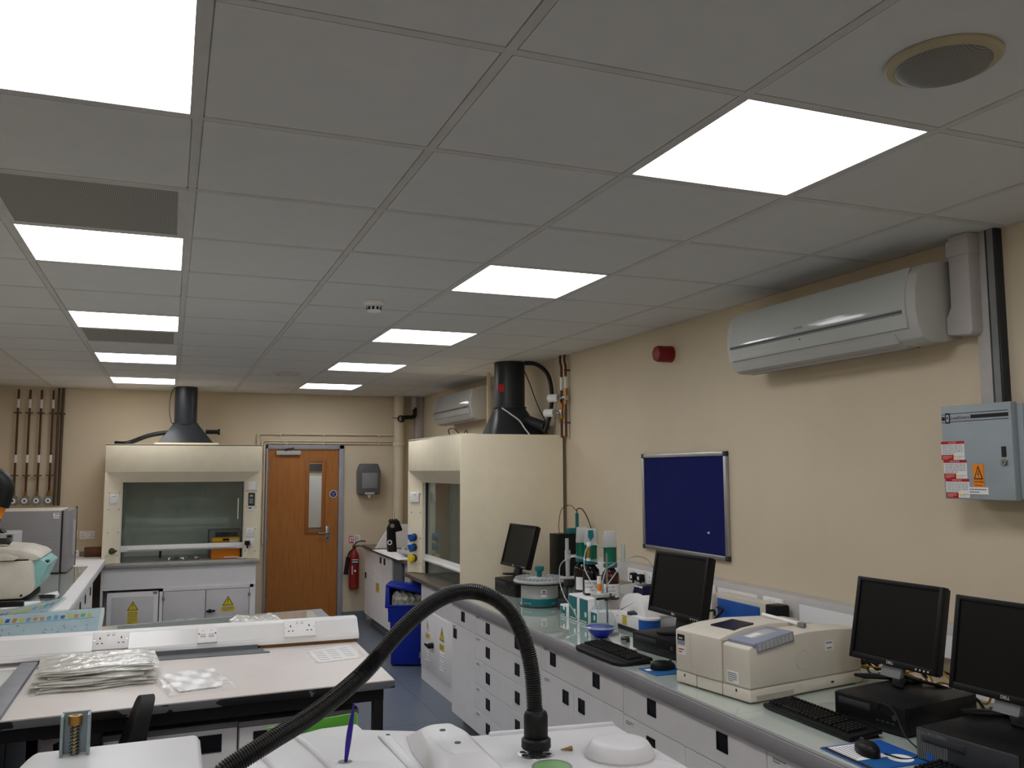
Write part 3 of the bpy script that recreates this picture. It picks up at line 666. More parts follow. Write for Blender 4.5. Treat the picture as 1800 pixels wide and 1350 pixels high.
B(t).m('black_rubber').tube([(2.66, YF-0.1, 2.45), (2.66, YF-0.1, 2.38), (2.655, YF-0.1, 2.345), (2.62, YF-0.11, 2.335), (2.55, YF-0.13, 2.33), (2.49, YF-0.14, 2.32)], 0.024, n=5).lathe([(0.03, 0), (0.04, 0.01), (0.04, 0.05), (0.03, 0.06)], (2.5, YF-0.145, 2.31), axis=(-0.7, -0.7, 0)).m('mid_grey').box(2.38, 2.44, YF-0.155, YF-0.13, 2.315, 2.325).done('elbow_pipe')
t = T('corner_trunking', 'white vertical cable trunking beside the far right corner', 'trunking', (2.7, YF, 1.0))
B(t).m('conduit_white').box(2.68, 2.775, YF-0.06, YF, 0.9, H, 0.004).m('light_grey').box(2.62, 2.67, YF-0.12, YF-0.06, 2.43, H).done('channel')
# ================================================================== cabinets
def pull(b, x, z, w=0.062, h=0.062):
    """black square recessed pull on a front panel at local y=0"""
    b.m('handle_black')
    for a in ((x-w/2, x+w/2, z-h/2, z-h/2+0.006), (x-w/2, x+w/2, z+h/2-0.006, z+h/2), (x-w/2, x-w/2+0.006, z-h/2, z+h/2), (x+w/2-0.006, x+w/2, z-h/2, z+h/2)):
        b.box(a[0], a[1], -0.0045, 0.002, a[2], a[3])
    b.m('pull_dark').hull([(x-w/2+0.006, -0.001, z-h/2+0.006), (x+w/2-0.006, -0.001, z-h/2+0.006), (x-w/2+0.006, -0.0035, z+h/2-0.02), (x+w/2-0.006, -0.0035, z+h/2-0.02), (x-w/2+0.006, -0.0035, z+h/2-0.006), (x+w/2-0.006, -0.0035, z+h/2-0.006), (x-w/2+0.006, 0.0, z+h/2-0.006), (x+w/2-0.006, 0.0, z-h/2+0.006)])
def cabinet(label, loc, rz, W, D, z0, z1, fronts, group=None, front_mat='white_laminate', plinth=True, inset=0.08, name='base_cabinet', cat='cabinet'):
    """fronts: (kind, x0, x1, z0, z1, [(hx, hz)...], note)"""
    t = T(name, label, cat, loc, rz, group)
    b = B(t, True).m('grey_laminate').box(0.001, W-0.001, 0.024, D, z0, z1).m('dark_grey').box(0.003, W-0.003, 0.0195, 0.024, z0+0.002, z1-0.002).done('carcass')  # dark sheet behind the fronts paints the shade in the gaps
    if plinth: B(t, True).m('plinth').box(0.001, W-0.001, inset, D-0.02, 0, z0).done('plinth', label='grey plinth')
    for f in fronts:
        kind, x0, x1, a, c, hs = f[:6]
        p = B(t, True).m(front_mat).box(x0+0.002, x1-0.002, 0, 0.019, a+0.0022, c-0.0022, 0.0012, 1)
        if len(f) > 6:
            lx, lz = f[6]; p.m('paper').box(lx, lx+0.07, -0.001, 0.001, lz-0.02, lz); text_rows(p, lx+0.005, lx+0.065, lz-0.018, lz-0.002, 2, -0.0012, 'ink_soft')
        pn = p.done(kind)
        for hx, hz in hs:
            q = B(pn, False); q.X = Matrix(); pull(q, hx, hz); q.done('handle', label='black square recessed pull')
    return t
def note(x, z): return (x, z)

# ================================================================== far right corner
XC = 2.04
def wy(y): return 7.62-y                  # local x on the corner run for a world y (front faces -x)
cabinet('white corner cabinet behind the blue bin, left unit with a drawer over a door', (XC, 7.62, 0), R(-90), wy(7.13), 0.6, 0.12, 0.845,
        [('drawer', 0, wy(7.13), 0.605, 0.845, []), ('door', 0, wy(7.13), 0.12, 0.605, [(0.06, 0.545)])], 'white corner cabinets')
c2 = cabinet('white corner cabinet behind the blue bin, right unit with a yellow hazard label', (XC, 7.13, 0), R(-90), 0.79, 0.6, 0.12, 0.845,
        [('door', 0, 0.395, 0.12, 0.845, [(0.30, 0.775)]), ('door', 0.395, 0.79, 0.12, 0.845, [(0.475, 0.775)])], 'white corner cabinets')
b = B(c2, True).m('yellow').box(0.09, 0.25, -0.002, 0, 0.43, 0.53).m('paper').prism([(0.16, 0.55), (0.20, 0.59), (0.16, 0.64), (0.12, 0.59)], 'y', -0.002, 0); text_rows(b, 0.1, 0.24, 0.44, 0.52, 4, -0.0025)
b.done('hazard_label', label='yellow hazard label')
t = T('bench_screen', 'blue grey end panels under the corner bench behind the blue bin', 'panel', (2.1, 5.9, 0))
B(t).m('skirting').box(2.06, 2.08, 6.04, 6.335, 0, 0.83).done('dark_panel'); B(t).m('grey_laminate').box(2.09, 2.11, 5.82, 6.04, 0, 0.83).done('pale_panel', label='pale grey panel')
B(t).m('skirting').box(2.34, 2.36, 5.33, 5.82, 0, 0.79).done('rear_panel')
tag(B().m('dark_worktop').box(2.0, 2.77, 5.34, 7.58, 0.845, 0.88, 0.003).done('corner_worktop'), 'dark worktop of the far right corner bench', 'worktop')
# black stand device on the corner bench
t = T('bench_scanner', 'black upright imaging device with a bent head on the corner bench', 'device', (2.09, 6.5, 0.88))
B(t).m('paper').box(1.98, 2.2, 6.25, 6.72, 0.88, 0.89, 0.003).done('base_plate', label='white base plate')
b = B(t).m('black_plastic').hull([(2.035, 6.47, 0.89), (2.125, 6.47, 0.89), (2.035, 6.55, 0.89), (2.125, 6.55, 0.89), (2.03, 6.46, 1.13), (2.10, 6.46, 1.15), (2.03, 6.55, 1.13), (2.10, 6.55, 1.15), (2.045, 6.47, 1.19), (2.10, 6.47, 1.19)], 0.01)
b.hull([(2.045, 6.46, 1.2), (2.14, 6.46, 1.205), (2.14, 6.56, 1.205), (2.045, 6.56, 1.2), (2.18, 6.46, 1.1), (2.18, 6.56, 1.1), (2.10, 6.46, 1.085), (2.10, 6.56, 1.085)], 0.01)
for k in range(4): b.cyl((2.06+0.022*k, 6.51, 1.2), (2.06+0.022*k, 6.51, 1.216), 0.008, seg=10)
b.done('column')
B(t).m('chrome').cyl((2.068, 6.462, 1.15), (2.068, 6.45, 1.15), 0.022).done('badge', label='silver round badge'); B(t).m('paper').torus((2.045, 6.462, 0.985), 0.02, 0.005, (0, 1, 0)).done('ring', label='white ring')
tag(B().m('paper').box(1.955, 2.10, 5.75, 6.85, 0.8801, 0.8835).done('white_sheet'), 'white sheets lying along the front of the corner bench', 'paper')
tag(B().m('white_laminate').prism([(2.02, 0.885), (2.4, 0.885), (2.4, 1.13), (2.18, 1.13)], 'y', 7.0, 7.02).done('white_board'), 'slanted white board standing behind the black device', 'board')
t = T('desk_phone', 'light grey keypad device on the corner bench beside the right fume cupboard', 'keypad', (2.11, 6.0, 0.8835))
M0 = Matrix.Translation((2.12, 5.98, 0.884)) @ Matrix.Rotation(R(20), 4, 'Z') @ Matrix.Rotation(R(12), 4, 'Y')
b = B(t).m('light_grey').box(-0.07, 0.1, -0.09, 0.09, 0.015, 0.055, 0.008, M=M0).m('ink')
for i in range(4):
    for j in range(3): b.box(-0.05+0.03*i, -0.03+0.03*i, -0.07+0.025*j, -0.055+0.025*j, 0.054, 0.058, M=M0)
b.m('light_grey').box(-0.06, 0.09, 0.025, 0.075, 0.05, 0.085, 0.012, M=M0).done('keypad_body')
# blue bin
t = T('recycling_bin', 'blue plastic recycling bin with its lid raised, beside the right fume cupboard', 'bin', (1.81, 5.42, 0), R(-22))
BWd, BDp = 0.33, 0.27
def rect(z, i, j=None):
    j = i if j is None else j
    return [(-i, -j, z), (BWd+i, -j, z), (BWd+i, BDp+i, z), (-i, BDp+i, z)]
B(t, True).m('blue_bin').hull(rect(0.012, -0.004)+rect(0.40, 0.006), 0.012, seg=3).done('body')
b = B(t, True).m('blue_bin')
def wall(b, u0, v0, u1, v1, z0, z1, k0, k1, th=0.012):
    d = Vector((u1-u0, v1-v0, 0)).normalized(); n = Vector((d.y, -d.x, 0)); q = [Vector((u0, v0, 0)), Vector((u1, v1, 0))]
    return b.hull([p_+n*(k+o)+Z_*z for p_ in q for z, k in ((z0, k0), (z1, k1)) for o in (0, -th)])
wall(b, -0.02, 0, BWd+0.02, 0, 0.385, 0.525, 0.012, 0.026); wall(b, BWd, -0.02, BWd, BDp+0.02, 0.385, 0.525, 0.012, 0.02)
wall(b, BWd+0.02, BDp, -0.02, BDp, 0.385, 0.66, 0.012, 0.03); wall(b, 0, BDp+0.02, 0, -0.02, 0.385, 0.525, 0.012, 0.026)
b.box(-0.01, BWd+0.01, -0.01, BDp+0.01, 0.385, 0.405).box(-0.03, BWd+0.03, -0.034, -0.012, 0.515, 0.53, 0.004)
b.done('upper_rim')
b = B(t, True).m('blue_bin')
b.hull([(-0.052, 0.0, 0.50), (-0.008, 0.0, 0.50), (-0.046, BDp, 0.50), (-0.008, BDp, 0.50), (-0.052, 0.03, 0.69), (-0.02, 0.03, 0.69), (-0.046, BDp, 0.69), (-0.02, BDp, 0.69)], 0.006)
b.hull([(-0.05, 0.025, 0.68), (-0.05, BDp+0.02, 0.68), (-0.05, 0.02, 0.705), (-0.05, BDp+0.02, 0.705), (BWd+0.04, 0.02, 0.60), (BWd+0.04, BDp+0.02, 0.63), (BWd+0.04, 0.02, 0.645), (BWd+0.04, BDp+0.02, 0.665)], 0.008)
b.done('lid', label='raised blue lid')
rr = random.Random(11)
tw = T('waste_bag', 'crumpled clear waste bag filling the top of the blue bin', 'bag', (1.81, 5.42, 0.41), R(-22))
def junk(u, v):
    return (0.01+u*0.31, 0.005+v*0.25, 0.12+0.10*math.sin(PI*min(1, 0.15+v*1.1))*(0.85+0.15*math.sin(u*7))+0.012*math.sin(u*31+v*17)+0.01*math.sin(u*53-v*41))
B(tw, True).m('bag_junk').grid(junk, 30, 26, th=0.10).done('bag')

# ================================================================== right fume cupboard
HX2, HY2, W2 = 1.93, 5.31, 1.495
h2 = fume_hood('cream fume cupboard against the right wall with blue and yellow taps on its post', (HX2, HY2, 0), R(-90), W2, XR-HX2-0.02, 0.5, 'cream fume cupboards', sill='dark_worktop')
def q2(y): return HY2-y
b = B(h2, True).m('white_laminate').box(q2(4.91), W2-0.01, 0.02, 0.8, 0.0, 0.785).box(q2(4.91), W2-0.01, 0.015, 0.03, 0.585, 0.785, 0.002); b.done('base_cupboard', label='white base cupboard')
b = B(h2, True).m('white_laminate').box(q2(4.89), W2-0.15, 0.008, 0.022, 0.118, 0.572, 0.003)
cx = q2(4.68); b.m('paper').prism([(cx-0.05, 0.455), (cx, 0.39), (cx+0.05, 0.455), (cx, 0.52)], 'y', 0.006, 0.008).m('red').prism([(cx-0.012, 0.455), (cx, 0.43), (cx+0.012, 0.455), (cx, 0.5)], 'y', 0.005, 0.007)
b.m('yellow').box(cx-0.06, cx+0.06, 0.0065, 0.008, 0.36, 0.40); text_rows(b, cx-0.05, cx+0.05, 0.363, 0.397, 3, 0.0062)
cx = q2(4.29); warn_tri(b, cx, 0.46, 0.12, 0.0078)
b.m('yellow').box(cx-0.06, cx+0.06, 0.0065, 0.008, 0.335, 0.385); text_rows(b, cx-0.05, cx+0.05, 0.34, 0.38, 3, 0.0062)
for cx in (q2(4.68), q2(4.29)):
    for k in range(7): b.m('white_gloss').box(cx-0.045, cx+0.045, 0.0, 0.009, 0.185+0.021*k, 0.196+0.021*k, 0.003, 1)
for cx in (q2(4.89), W2-0.155):
    for z in (0.19, 0.51): b.m('steel').box(cx-0.014, cx+0.014, 0.0, 0.01, z-0.02, z+0.02, 0.003).cyl((cx, 0.0, z-0.022), (cx, 0.0, z+0.022), 0.006, seg=8)
dd = b.done('cupboard_door')
b = B(dd); b.X = Matrix(); b.m('handle_black').cyl((q2(4.53), 0.008, 0.332), (q2(4.53), -0.03, 0.332), 0.022).hull([(q2(4.53)+0.03, -0.028, 0.315), (q2(4.53)+0.03, -0.042, 0.315), (q2(4.53)+0.03, -0.042, 0.35), (q2(4.53)+0.03, -0.028, 0.35), (q2(4.53)-0.1, -0.03, 0.325), (q2(4.53)-0.1, -0.04, 0.325), (q2(4.53)-0.1, -0.035, 0.34)], 0.003)
b.done('turn_handle', label='black turn handle')
# on its left post (local frame of the post: 33 deg splay)
def post2(u, z, out=0.0):
    """point on the left post of the right fume cupboard, u = 0 outer .. 1 inner"""
    lx, ly = 0.012+0.138*u, 0.09*u
    return (HX2+ly-out*0.84, HY2-lx-out*0.54, z)
rp = R(-90+33)
socket_thing(*post2(0.5, 1.47), rp, 'white switch plate high on the left post of the right fume cupboard', w=0.1, switches=2, holes=False, name='switch_plate', cat='switch')
for z, c, lb in ((1.125, 'blue_plastic', 'upper blue gas tap'), (1.038, 'blue_plastic', 'lower blue gas tap'), (0.945, 'yellow', 'yellow gas tap')):
    t = T('gas_tap', lb+' on the left post of the right fume cupboard', 'gas tap', post2(0.45, z), rp, 'taps on the fume cupboard post')
    B(t, True).m('dark_grey').cyl((0, 0, 0), (0, -0.01, 0), 0.033).m('steel').cyl((0, -0.01, 0), (0, -0.03, 0), 0.018).done('tap_collar', label='dark collar')
    b = B(t, True).m(c).cyl((0, -0.022, 0), (0, -0.055, 0), 0.03, 0.026, seg=12)
    for k in range(3):
        a = 2*PI*k/3+0.5; b.cyl((0.026*math.cos(a), -0.025, 0.026*math.sin(a)), (0.026*math.cos(a), -0.052, 0.026*math.sin(a)), 0.011, seg=10)
    b.done('tap_head', label='coloured lobed head')
tag(B().m('mid_grey').box(2.2, 2.5, 4.3, 4.6, 0.822, 0.86, 0.01).done('hotplate'), 'grey equipment in the right fume cupboard', 'equipment')
# duct on top of it
t = T('extract_duct', 'dark grey extract duct with a red label above the right fume cupboard', 'duct', (2.53, 4.37, FZ))
B(t).m('duct_grey').cyl((2.53, 4.37, 2.21), (2.53, 4.37, H+0.02), 0.125, seg=36).lathe([(0.125, 0), (0.138, 0.002), (0.138, 0.014), (0.125, 0.016)], (2.53, 4.37, 2.2)).done('round_pipe')
B(t).m('duct_grey').hull([(2.36, 4.15, FZ), (2.74, 4.15, FZ), (2.36, 4.6, FZ), (2.74, 4.6, FZ)]+[(2.53+0.125*math.cos(a), 4.37+0.125*math.sin(a), 2.21) for a in [2*PI*k/24 for k in range(24)]], 0.0).m('duct_grey').cyl((2.62, 4.2, 2.1), (2.7, 4.02, 2.04), 0.04).done('flared_base')
n_ = Vector((-0.50, -0.86, 0)); s_ = Vector((0.86, -0.5, 0)); c_ = Vector((2.53, 4.37, 2.36))+n_*0.1255-s_*0.05
b = B(t).m('red')
for k in range(3):
    p = c_+s_*(k-1)*0.016
    b.hull([p+s_*0.01+Z_*0.035, p-s_*0.008+Z_*0.035, p+s_*0.008-Z_*0.03, p-s_*0.008-Z_*0.03, p+n_*0.004+Z_*0.03, p+n_*0.004-Z_*0.02])
b.done('red_label', label='red fire label')
B(t).m('paper').tube([Vector((2.53, 4.37, 2.2))+n_*0.14-s_*0.04, Vector((2.5, 4.2, 2.13)), Vector((2.54, 4.17, 2.09)), Vector((2.57, 4.14, 2.03)), Vector((2.6, 4.12, 1.985))], 0.006).done('white_strip', label='white strip on the flared base')
t = T('drain_hose', 'black hose arching right of the duct on the right fume cupboard', 'hose', (2.7, 4.25, FZ))
B(t).m('black_rubber').tube([(2.6, 4.2, 2.56), (2.66, 4.1, 2.54), (2.71, 4.0, 2.45), (2.73, 3.97, 2.3), (2.72, 3.98, 2.15), (2.68, 4.0, 2.0)], 0.017, n=7).done('hose')
t = T('cable', 'thin black cable beside the duct on the right fume cupboard', 'cable', (2.66, 4.15, FZ))
B(t).m('black_rubber').tube([(2.6, 4.22, 2.5), (2.63, 4.17, 2.38), (2.67, 4.1, 2.2), (2.71, 4.05, 2.08), (2.72, 4.05, 1.99)], 0.004, n=5).done('wire')
t = T('cable', 'curled black wire on top of the right fume cupboard near its front', 'cable', (2.2, 4.6, FZ))
B(t).m('black_rubber').tube([(2.15, 4.75, 1.98), (2.13, 4.76, 2.04), (2.16, 4.7, 2.05), (2.2, 4.62, 1.99), (2.22, 4.55, 2.03), (2.24, 4.5, 1.985), (2.4, 4.3, 1.98)], 0.004, n=6).done('wire')
tag(B().m('cream_paint').box(2.6, 2.63, 5.1, 5.12, FZ, H, 0.002).done('cable_riser'), 'thin cream riser beside the farther air conditioner', 'conduit')
# copper pipes with valves on the right wall
for k, (y, x, lb) in enumerate(((3.80, 2.735, 'left copper pipe with a white valve knob over the right fume cupboard'), (3.745, 2.745, 'right copper pipe with a brass fitting and valve over the right fume cupboard'))):
    t = T('gas_pipe', lb, 'gas pipe', (x, y, FZ), 0, 'copper pipes with valves')
    B(t).m('copper').tube([(x, y+0.02, H), (x, y+0.02, 2.53), (x, y, 2.49), (x, y, 2.4), (x, y, 2.2), (x, y, 1.95)], 0.010, n=3).done('pipe')
    B(t).m('paper').cyl((x, y, 2.31), (x, y, 2.41), 0.0115, seg=12).done('white_label', label='white pipe label')
    z = 2.14 if k == 0 else 2.25
    B(t).m('brass').cyl((x, y, z+0.02), (x, y, z+0.07), 0.016, seg=10).cyl((x, y, z-0.05), (x, y, z-0.02), 0.014, seg=10).done('fitting', label='brass fitting')
    B(t).m('chrome').box(x-0.02, x+0.02, y-0.02, y+0.02, z-0.02, z+0.02, 0.004).cyl((x-0.02, y, z), (x-0.05, y+0.05, z), 0.012, seg=12).done('valve_body', label='chrome valve body')
    B(t).m('white_plastic').cyl((x-0.045, y+0.04, z), (x-0.09, y+0.11, z), 0.03, seg=18).m('ink').cyl((x-0.09, y+0.11, z), (x-0.0915, y+0.112, z), 0.008, seg=10).done('valve_knob', label='white valve knob')
    if k:
        for zz in (2.46, 2.06): B(t).m('brown_pipe').box(x-0.012, XR, y-0.008, y+0.008, zz-0.006, zz+0.006).done('pipe_clip')

# ================================================================== right wall
def aircon(label, yl, L, big):
    """split air conditioner; local x along the wall from yl towards the camera, -y out of the wall"""
    t = T('air_conditioner', label, 'air conditioner', (XR, yl, 0), R(-90), 'white wall air conditioners')
    prof = [(0.0, 2.20), (-0.10, 2.178), (-0.165, 2.178), (-0.20, 2.195), (-0.222, 2.235), (-0.235, 2.30), (-0.232, 2.38), (-0.215, 2.44), (-0.18, 2.475), (-0.10, 2.495), (0.0, 2.495)]
    B(t, True).m('ac_case').prism(prof, 'x', 0, L, 0.006).done('case')
    arc = [(-(0.2315-0.026*t*t+0.055*t*(1-t)), 2.235+0.235*t) for t in [k/18 for k in range(19)]]; fp = arc+[(y+0.014, z-0.004) for y, z in arc[::-1]]
    b = B(t, True).m('ac_gloss').prism(fp, 'x', 0.035, L-0.045, 0.0015)
    b.m('mid_grey').prism([(-0.2448, 2.305), (-0.2430, 2.289), (-0.234, 2.289), (-0.235, 2.305)], 'x', 0.04, L-0.06).m('dark_grey').prism([(-0.2451, 2.300), (-0.2444, 2.295), (-0.238, 2.295), (-0.239, 2.300)], 'x', 0.04, L-0.06)
    b.m('dark_grey').box(L*0.46, L*0.463, -0.2425, -0.22, 2.272, 2.277)
    if big: b.m('ink').text('HITACHI', 0.014, (L*0.46, -0.2458, 2.325), X_, Vector((0, -0.05, 1)))
    b.done('front_panel', label='glossy front panel')
    B(t, True).m('ac_case').prism([(-0.222, 2.222), (-0.2, 2.186), (-0.196, 2.19), (-0.216, 2.224)], 'x', 0.02, L-0.12).m('light_grey').box(0.02, L-0.12, -0.165, -0.09, 2.1745, 2.1785).m('dark_grey').box(0.02, L-0.12, -0.1005, -0.094, 2.1738, 2.178).done('louvre', label='air outlet flap')
    return t
aircon('nearest white wall air conditioner, high on the right wall above the blue noticeboard', 1.40, 1.19, True)
aircon('farther white wall air conditioner beyond the right fume cupboard', 6.65, 1.25, False)
t = T('pipe_cover', 'white boxed pipe cover beside the nearest air conditioner, rising into the ceiling', 'duct cover', (XR-0.04, 0.15, 2.2))
B(t).m('conduit_white').prism([(0.095, H), (0.185, H), (0.185, 2.31), (0.208, 2.27), (0.208, 2.205), (0.105, 2.195), (0.095, 2.21)], 'x', XR-0.085, XR, 0.006).done('cover'); B(t).m('conduit_white').box(XR-0.09, XR, 0.09, 0.19, 2.5, 2.56, 0.003).done('coupling')
tag(B().m('conduit_white').box(XR-0.03, XR, 0.068, 0.122, 1.935, H, 0.003).done('cable_trunking'), 'white vertical cable trunking above the grey electrical box', 'trunking')
tag(B().m('duct_grey').box(XR-0.035, XR, 0.02, 0.062, 1.935, H).m('mid_grey').box(XR-0.038, XR-0.03, 0.028, 0.054, 1.935, H).done('cable_tray'), 'dark metal cable tray beside the white trunking above the electrical box', 'cable tray')
t = T('alarm_sounder', 'round dark red alarm sounder on the right wall beside the air conditioner', 'alarm', (XR, 2.30, 2.40))
B(t).m('dark_red').cyl((XR, 2.30, 2.40), (XR-0.03, 2.30, 2.40), 0.05, seg=28).done('base'); B(t).m('dark_red').lathe([(0.048, 0), (0.05, 0.02), (0.05, 0.065), (0.044, 0.08), (0.02, 0.085), (0, 0.083)], (XR-0.025, 2.30, 2.40), 28, axis=(-1, 0, 0)).done('sounder_body')
# noticeboard
by0, by1, bz0, bz1 = 1.742, 2.645, 1.213, 1.80
t = T('noticeboard', 'square blue felt noticeboard in an aluminium frame on the right wall', 'noticeboard', (XR, (by0+by1)/2, bz0))
B(t).m('board_blue').box(XR-0.012, XR-0.001, by0+0.01, by1-0.01, bz0+0.01, bz1-0.01).done('felt_panel', label='blue felt panel')
b = B(t).m('aluminium')
f = 0.024
b.box(XR-0.022, XR, by0, by0+f, bz0+f, bz1-f, 0.004).box(XR-0.022, XR, by1-f, by1, bz0+f, bz1-f, 0.004).box(XR-0.022, XR, by0+f, by1-f, bz0, bz0+f, 0.004).box(XR-0.022, XR, by0+f, by1-f, bz1-f, bz1, 0.004); b.done('frame', label='aluminium frame')
for y in (by0-0.002, by1-f-0.002):
    for z in (bz0-0.002, bz1-f-0.002): B(t).m('dark_grey').box(XR-0.024, XR, y, y+f+0.004, z, z+f+0.004, 0.004).done('corner_cap', label='dark corner cap')
tag(B().m('paper').cyl((XR-0.012, 1.925, 1.352), (XR-0.02, 1.925, 1.352), 0.006, seg=10).done('pin'), 'small white pin stuck in the blue noticeboard', 'pin')
# electrical box: local x right, -y out
t = T('electrical_box', 'grey electrical distribution box with warning stickers on the right wall', 'electrical box', (XR, 0.206, 0), R(-90))
BW, B0, B1 = 0.292, 1.592, 1.932
B(t, True).m('grey_box').box(0.006, BW+0.02, -0.11, 0, B0+0.006, B1-0.006, 0.003).box(BW+0.02, BW+0.35, -0.085, 0, B0-0.03, B1+0.02, 0.003).m('black_rubber').tube([(BW+0.022, -0.09, 1.9), (BW+0.03, -0.1, 1.86), (BW+0.032, -0.1, 1.7), (BW+0.025, -0.1, 1.65), (BW+0.02, -0.09, 1.64)], 0.003).done('enclosure')
fd = -0.14
b = B(t, True).m('grey_box').box(0, BW, fd, -0.11, B0, B1, 0.004)
b.m('ink').box(0.004, 0.018, fd-0.001, fd, 1.879, 1.893).box(0.02, 0.041, fd-0.001, fd, 1.868, 1.906).box(0.13, BW-0.01, fd-0.001, fd, 1.882, 1.895)
for z in (1.903, 1.874): b.box(0.044, BW-0.01, fd-0.001, fd, z-0.001, z+0.001); b.box(0.004, 0.018, fd-0.001, fd, z-0.003, z-0.001)
b.m('light_grey').box(0.025, 0.036, fd-0.0015, fd, 1.874, 1.9).m('ink').box(0.028, 0.033, fd-0.002, fd, 1.884, 1.892)
b.text('LoadCentre', 0.017, (0.084, fd-0.0008, 1.887), X_, Z_, shear=0.25)
door = b.done('door', label='grey hinged door')
b = B(t, True)
z = 1.802
for k in range(3):
    x0 = -0.004+0.006*k
    if k: x0 += 0.001
    zt_, hh = z-k*0.0685, 0.0685
    b.m('red').box(x0, x0+0.1, fd-0.0016, fd, zt_-0.010, zt_).m('paper').box(x0, x0+0.1, fd-0.0012, fd, zt_-0.049, zt_-0.010).m('red').box(x0, x0+0.053, fd-0.0016, fd, zt_-hh, zt_-0.049).m('paper').box(x0+0.053, x0+0.1, fd-0.0014, fd, zt_-hh+0.001, zt_-0.049)
    b.m('yellow').cyl((x0+0.061, fd-0.0014, zt_-0.058), (x0+0.061, fd-0.002, zt_-0.058), 0.005, seg=10)
    b.m('paper').text(('CAUTION', 'IMPORTANT', 'IMPORTANT')[k], 0.0075, (x0+0.05, fd-0.0018, zt_-0.005), X_, Z_)
    text_rows(b, x0+0.006, x0+0.095, zt_-0.047, zt_-0.012, 6, fd-0.0014, 'ink_soft', 0.35)
    text_rows(b, x0+0.006, x0+0.045, zt_-0.066, zt_-0.052, 3, fd-0.0018, 'paper', 0.25); text_rows(b, x0+0.07, x0+0.097, zt_-0.064, zt_-0.053, 2, fd-0.0018, 'lilac_grey', 0.3)
b.done('red_stickers', label='three red and white stickers')
b = B(t, True).m('orange').box(0.128, 0.172, fd-0.0015, fd, 1.634, 1.718)
b.m('ink').prism([(0.131, 1.664), (0.169, 1.664), (0.15, 1.713)], 'y', fd-0.002, fd-0.0014).m('orange').prism([(0.1365, 1.668), (0.1635, 1.668), (0.15, 1.7035)], 'y', fd-0.0024, fd-0.0018)
b.m('ink').prism([(0.151, 1.696), (0.153, 1.696), (0.1505, 1.685), (0.1535, 1.685), (0.1495, 1.67), (0.1495, 1.681), (0.147, 1.681)], 'y', fd-0.0028, fd-0.0022)
b.text('DANGER', 0.0095, (0.15, fd-0.0016, 1.655), X_, Z_).text('400 Volts', 0.0085, (0.15, fd-0.0016, 1.642), X_, Z_)
b.done('danger_sticker', label='orange danger sticker')
b = B(t, True).m('paper').box(0.105, 0.188, fd-0.003, fd, 1.611, 1.636); text_rows(b, 0.112, 0.18, 1.614, 1.633, 2, fd-0.0033, 'ink_soft', 0.4); b.done('white_plate', label='white engraved plate')
b = B(t, True).m('ink').box(0.248, 0.266, fd-0.002, fd, 1.742, 1.778); b.m('steel').cyl((0.257, fd, 1.724), (0.257, fd-0.008, 1.724), 0.011).box(0.245, 0.269, fd-0.005, fd, 1.714, 1.734, 0.004).m('ink').box(0.2555, 0.2585, fd-0.0085, fd-0.007, 1.718, 1.73); b.done('lock', label='steel lock and black slot')
# ================================================================== right bench
XB, ZB = 1.77, 0.88                        # cabinet front plane, bench top height
def unit(label, ya, yb, fr, grp='white cabinets under the right bench'):
    """fr: (kind, world y left, world y right, z0, z1, [(world y, z)...], optional note (world y, z))"""
    F = []
    for f in fr:
        g = [f[0], ya-f[1], ya-f[2], f[3], f[4], [(ya-h[0], h[1]) for h in f[5]]]
        if len(f) > 6: g.append((ya-f[6][0], f[6][1]))
        F.append(tuple(g))
    return cabinet(label, (XB, ya, 0), R(-90), ya-yb, 0.9, 0.1, 0.825, F, grp)
unit('narrow white cabinet of the right bench next to the fume cupboard, drawer over door', 3.507, 3.030,
     [('drawer', 3.507, 3.03, 0.688, 0.822, [(3.262, 0.757)]), ('door', 3.507, 3.03, 0.1, 0.688, [(3.43, 0.623)], (3.48, 0.675))])
zz = [0.822, 0.688, 0.54, 0.388, 0.241, 0.1]
unit('white unit of five wide drawers with two black pulls each under the right bench', 3.028, 1.980,
     [('drawer', 3.028, 1.98, zz[k+1], zz[k], [(2.786, (zz[k]+zz[k+1])/2+0.003), (2.312, (zz[k]+zz[k+1])/2+0.003)], (3.0, zz[k]-0.015)) for k in range(5)])
unit('white cabinet with one wide drawer over two doors, below the far black keyboard', 1.978, 1.112,
     [('drawer', 1.978, 1.112, 0.687, 0.822, [(1.83, 0.765), (1.357, 0.765)], (1.95, 0.81)), ('door', 1.978, 1.597, 0.1, 0.687, [(1.684, 0.617)], (1.94, 0.66)), ('door', 1.597, 1.112, 0.1, 0.687, [(1.51, 0.617)])])
unit('white cabinet with one wide drawer over two doors, below the beige spectrometer', 1.110, 0.160,
     [('drawer', 1.11, 0.16, 0.683, 0.822, [(0.874, 0.765), (0.40, 0.765)]), ('door', 1.11, 0.64, 0.1, 0.683, [(0.885, 0.617)], (1.09, 0.668)), ('door', 0.64, 0.16, 0.1, 0.683, [(0.45, 0.617)])])
unit('white cabinet nearest the camera under the right bench, with paper labels at the top', 0.158, -0.80,
     [('drawer', 0.158, -0.8, 0.683, 0.822, [(-0.1, 0.765), (-0.55, 0.765)], (0.13, 0.80)), ('door', 0.158, -0.33, 0.1, 0.683, [(-0.25, 0.617)]), ('door', -0.33, -0.8, 0.1, 0.683, [(-0.4, 0.617)])])
t = T('worktop', 'long white worktop of the right bench with a grey front edge', 'worktop', (2.25, 1.0, 0.825))
B(t).m('white_laminate').box(1.74, XR-0.002, -1.6, 3.515, 0.827, 0.874).done('slab'); B(t).m('bench_edge').box(1.733, 1.74, -1.6, 3.515, 0.825, 0.876, 0.002).box(1.74, 1.757, -1.6, 3.515, 0.874, 0.879).done('edge_strip', label='grey edge strip')
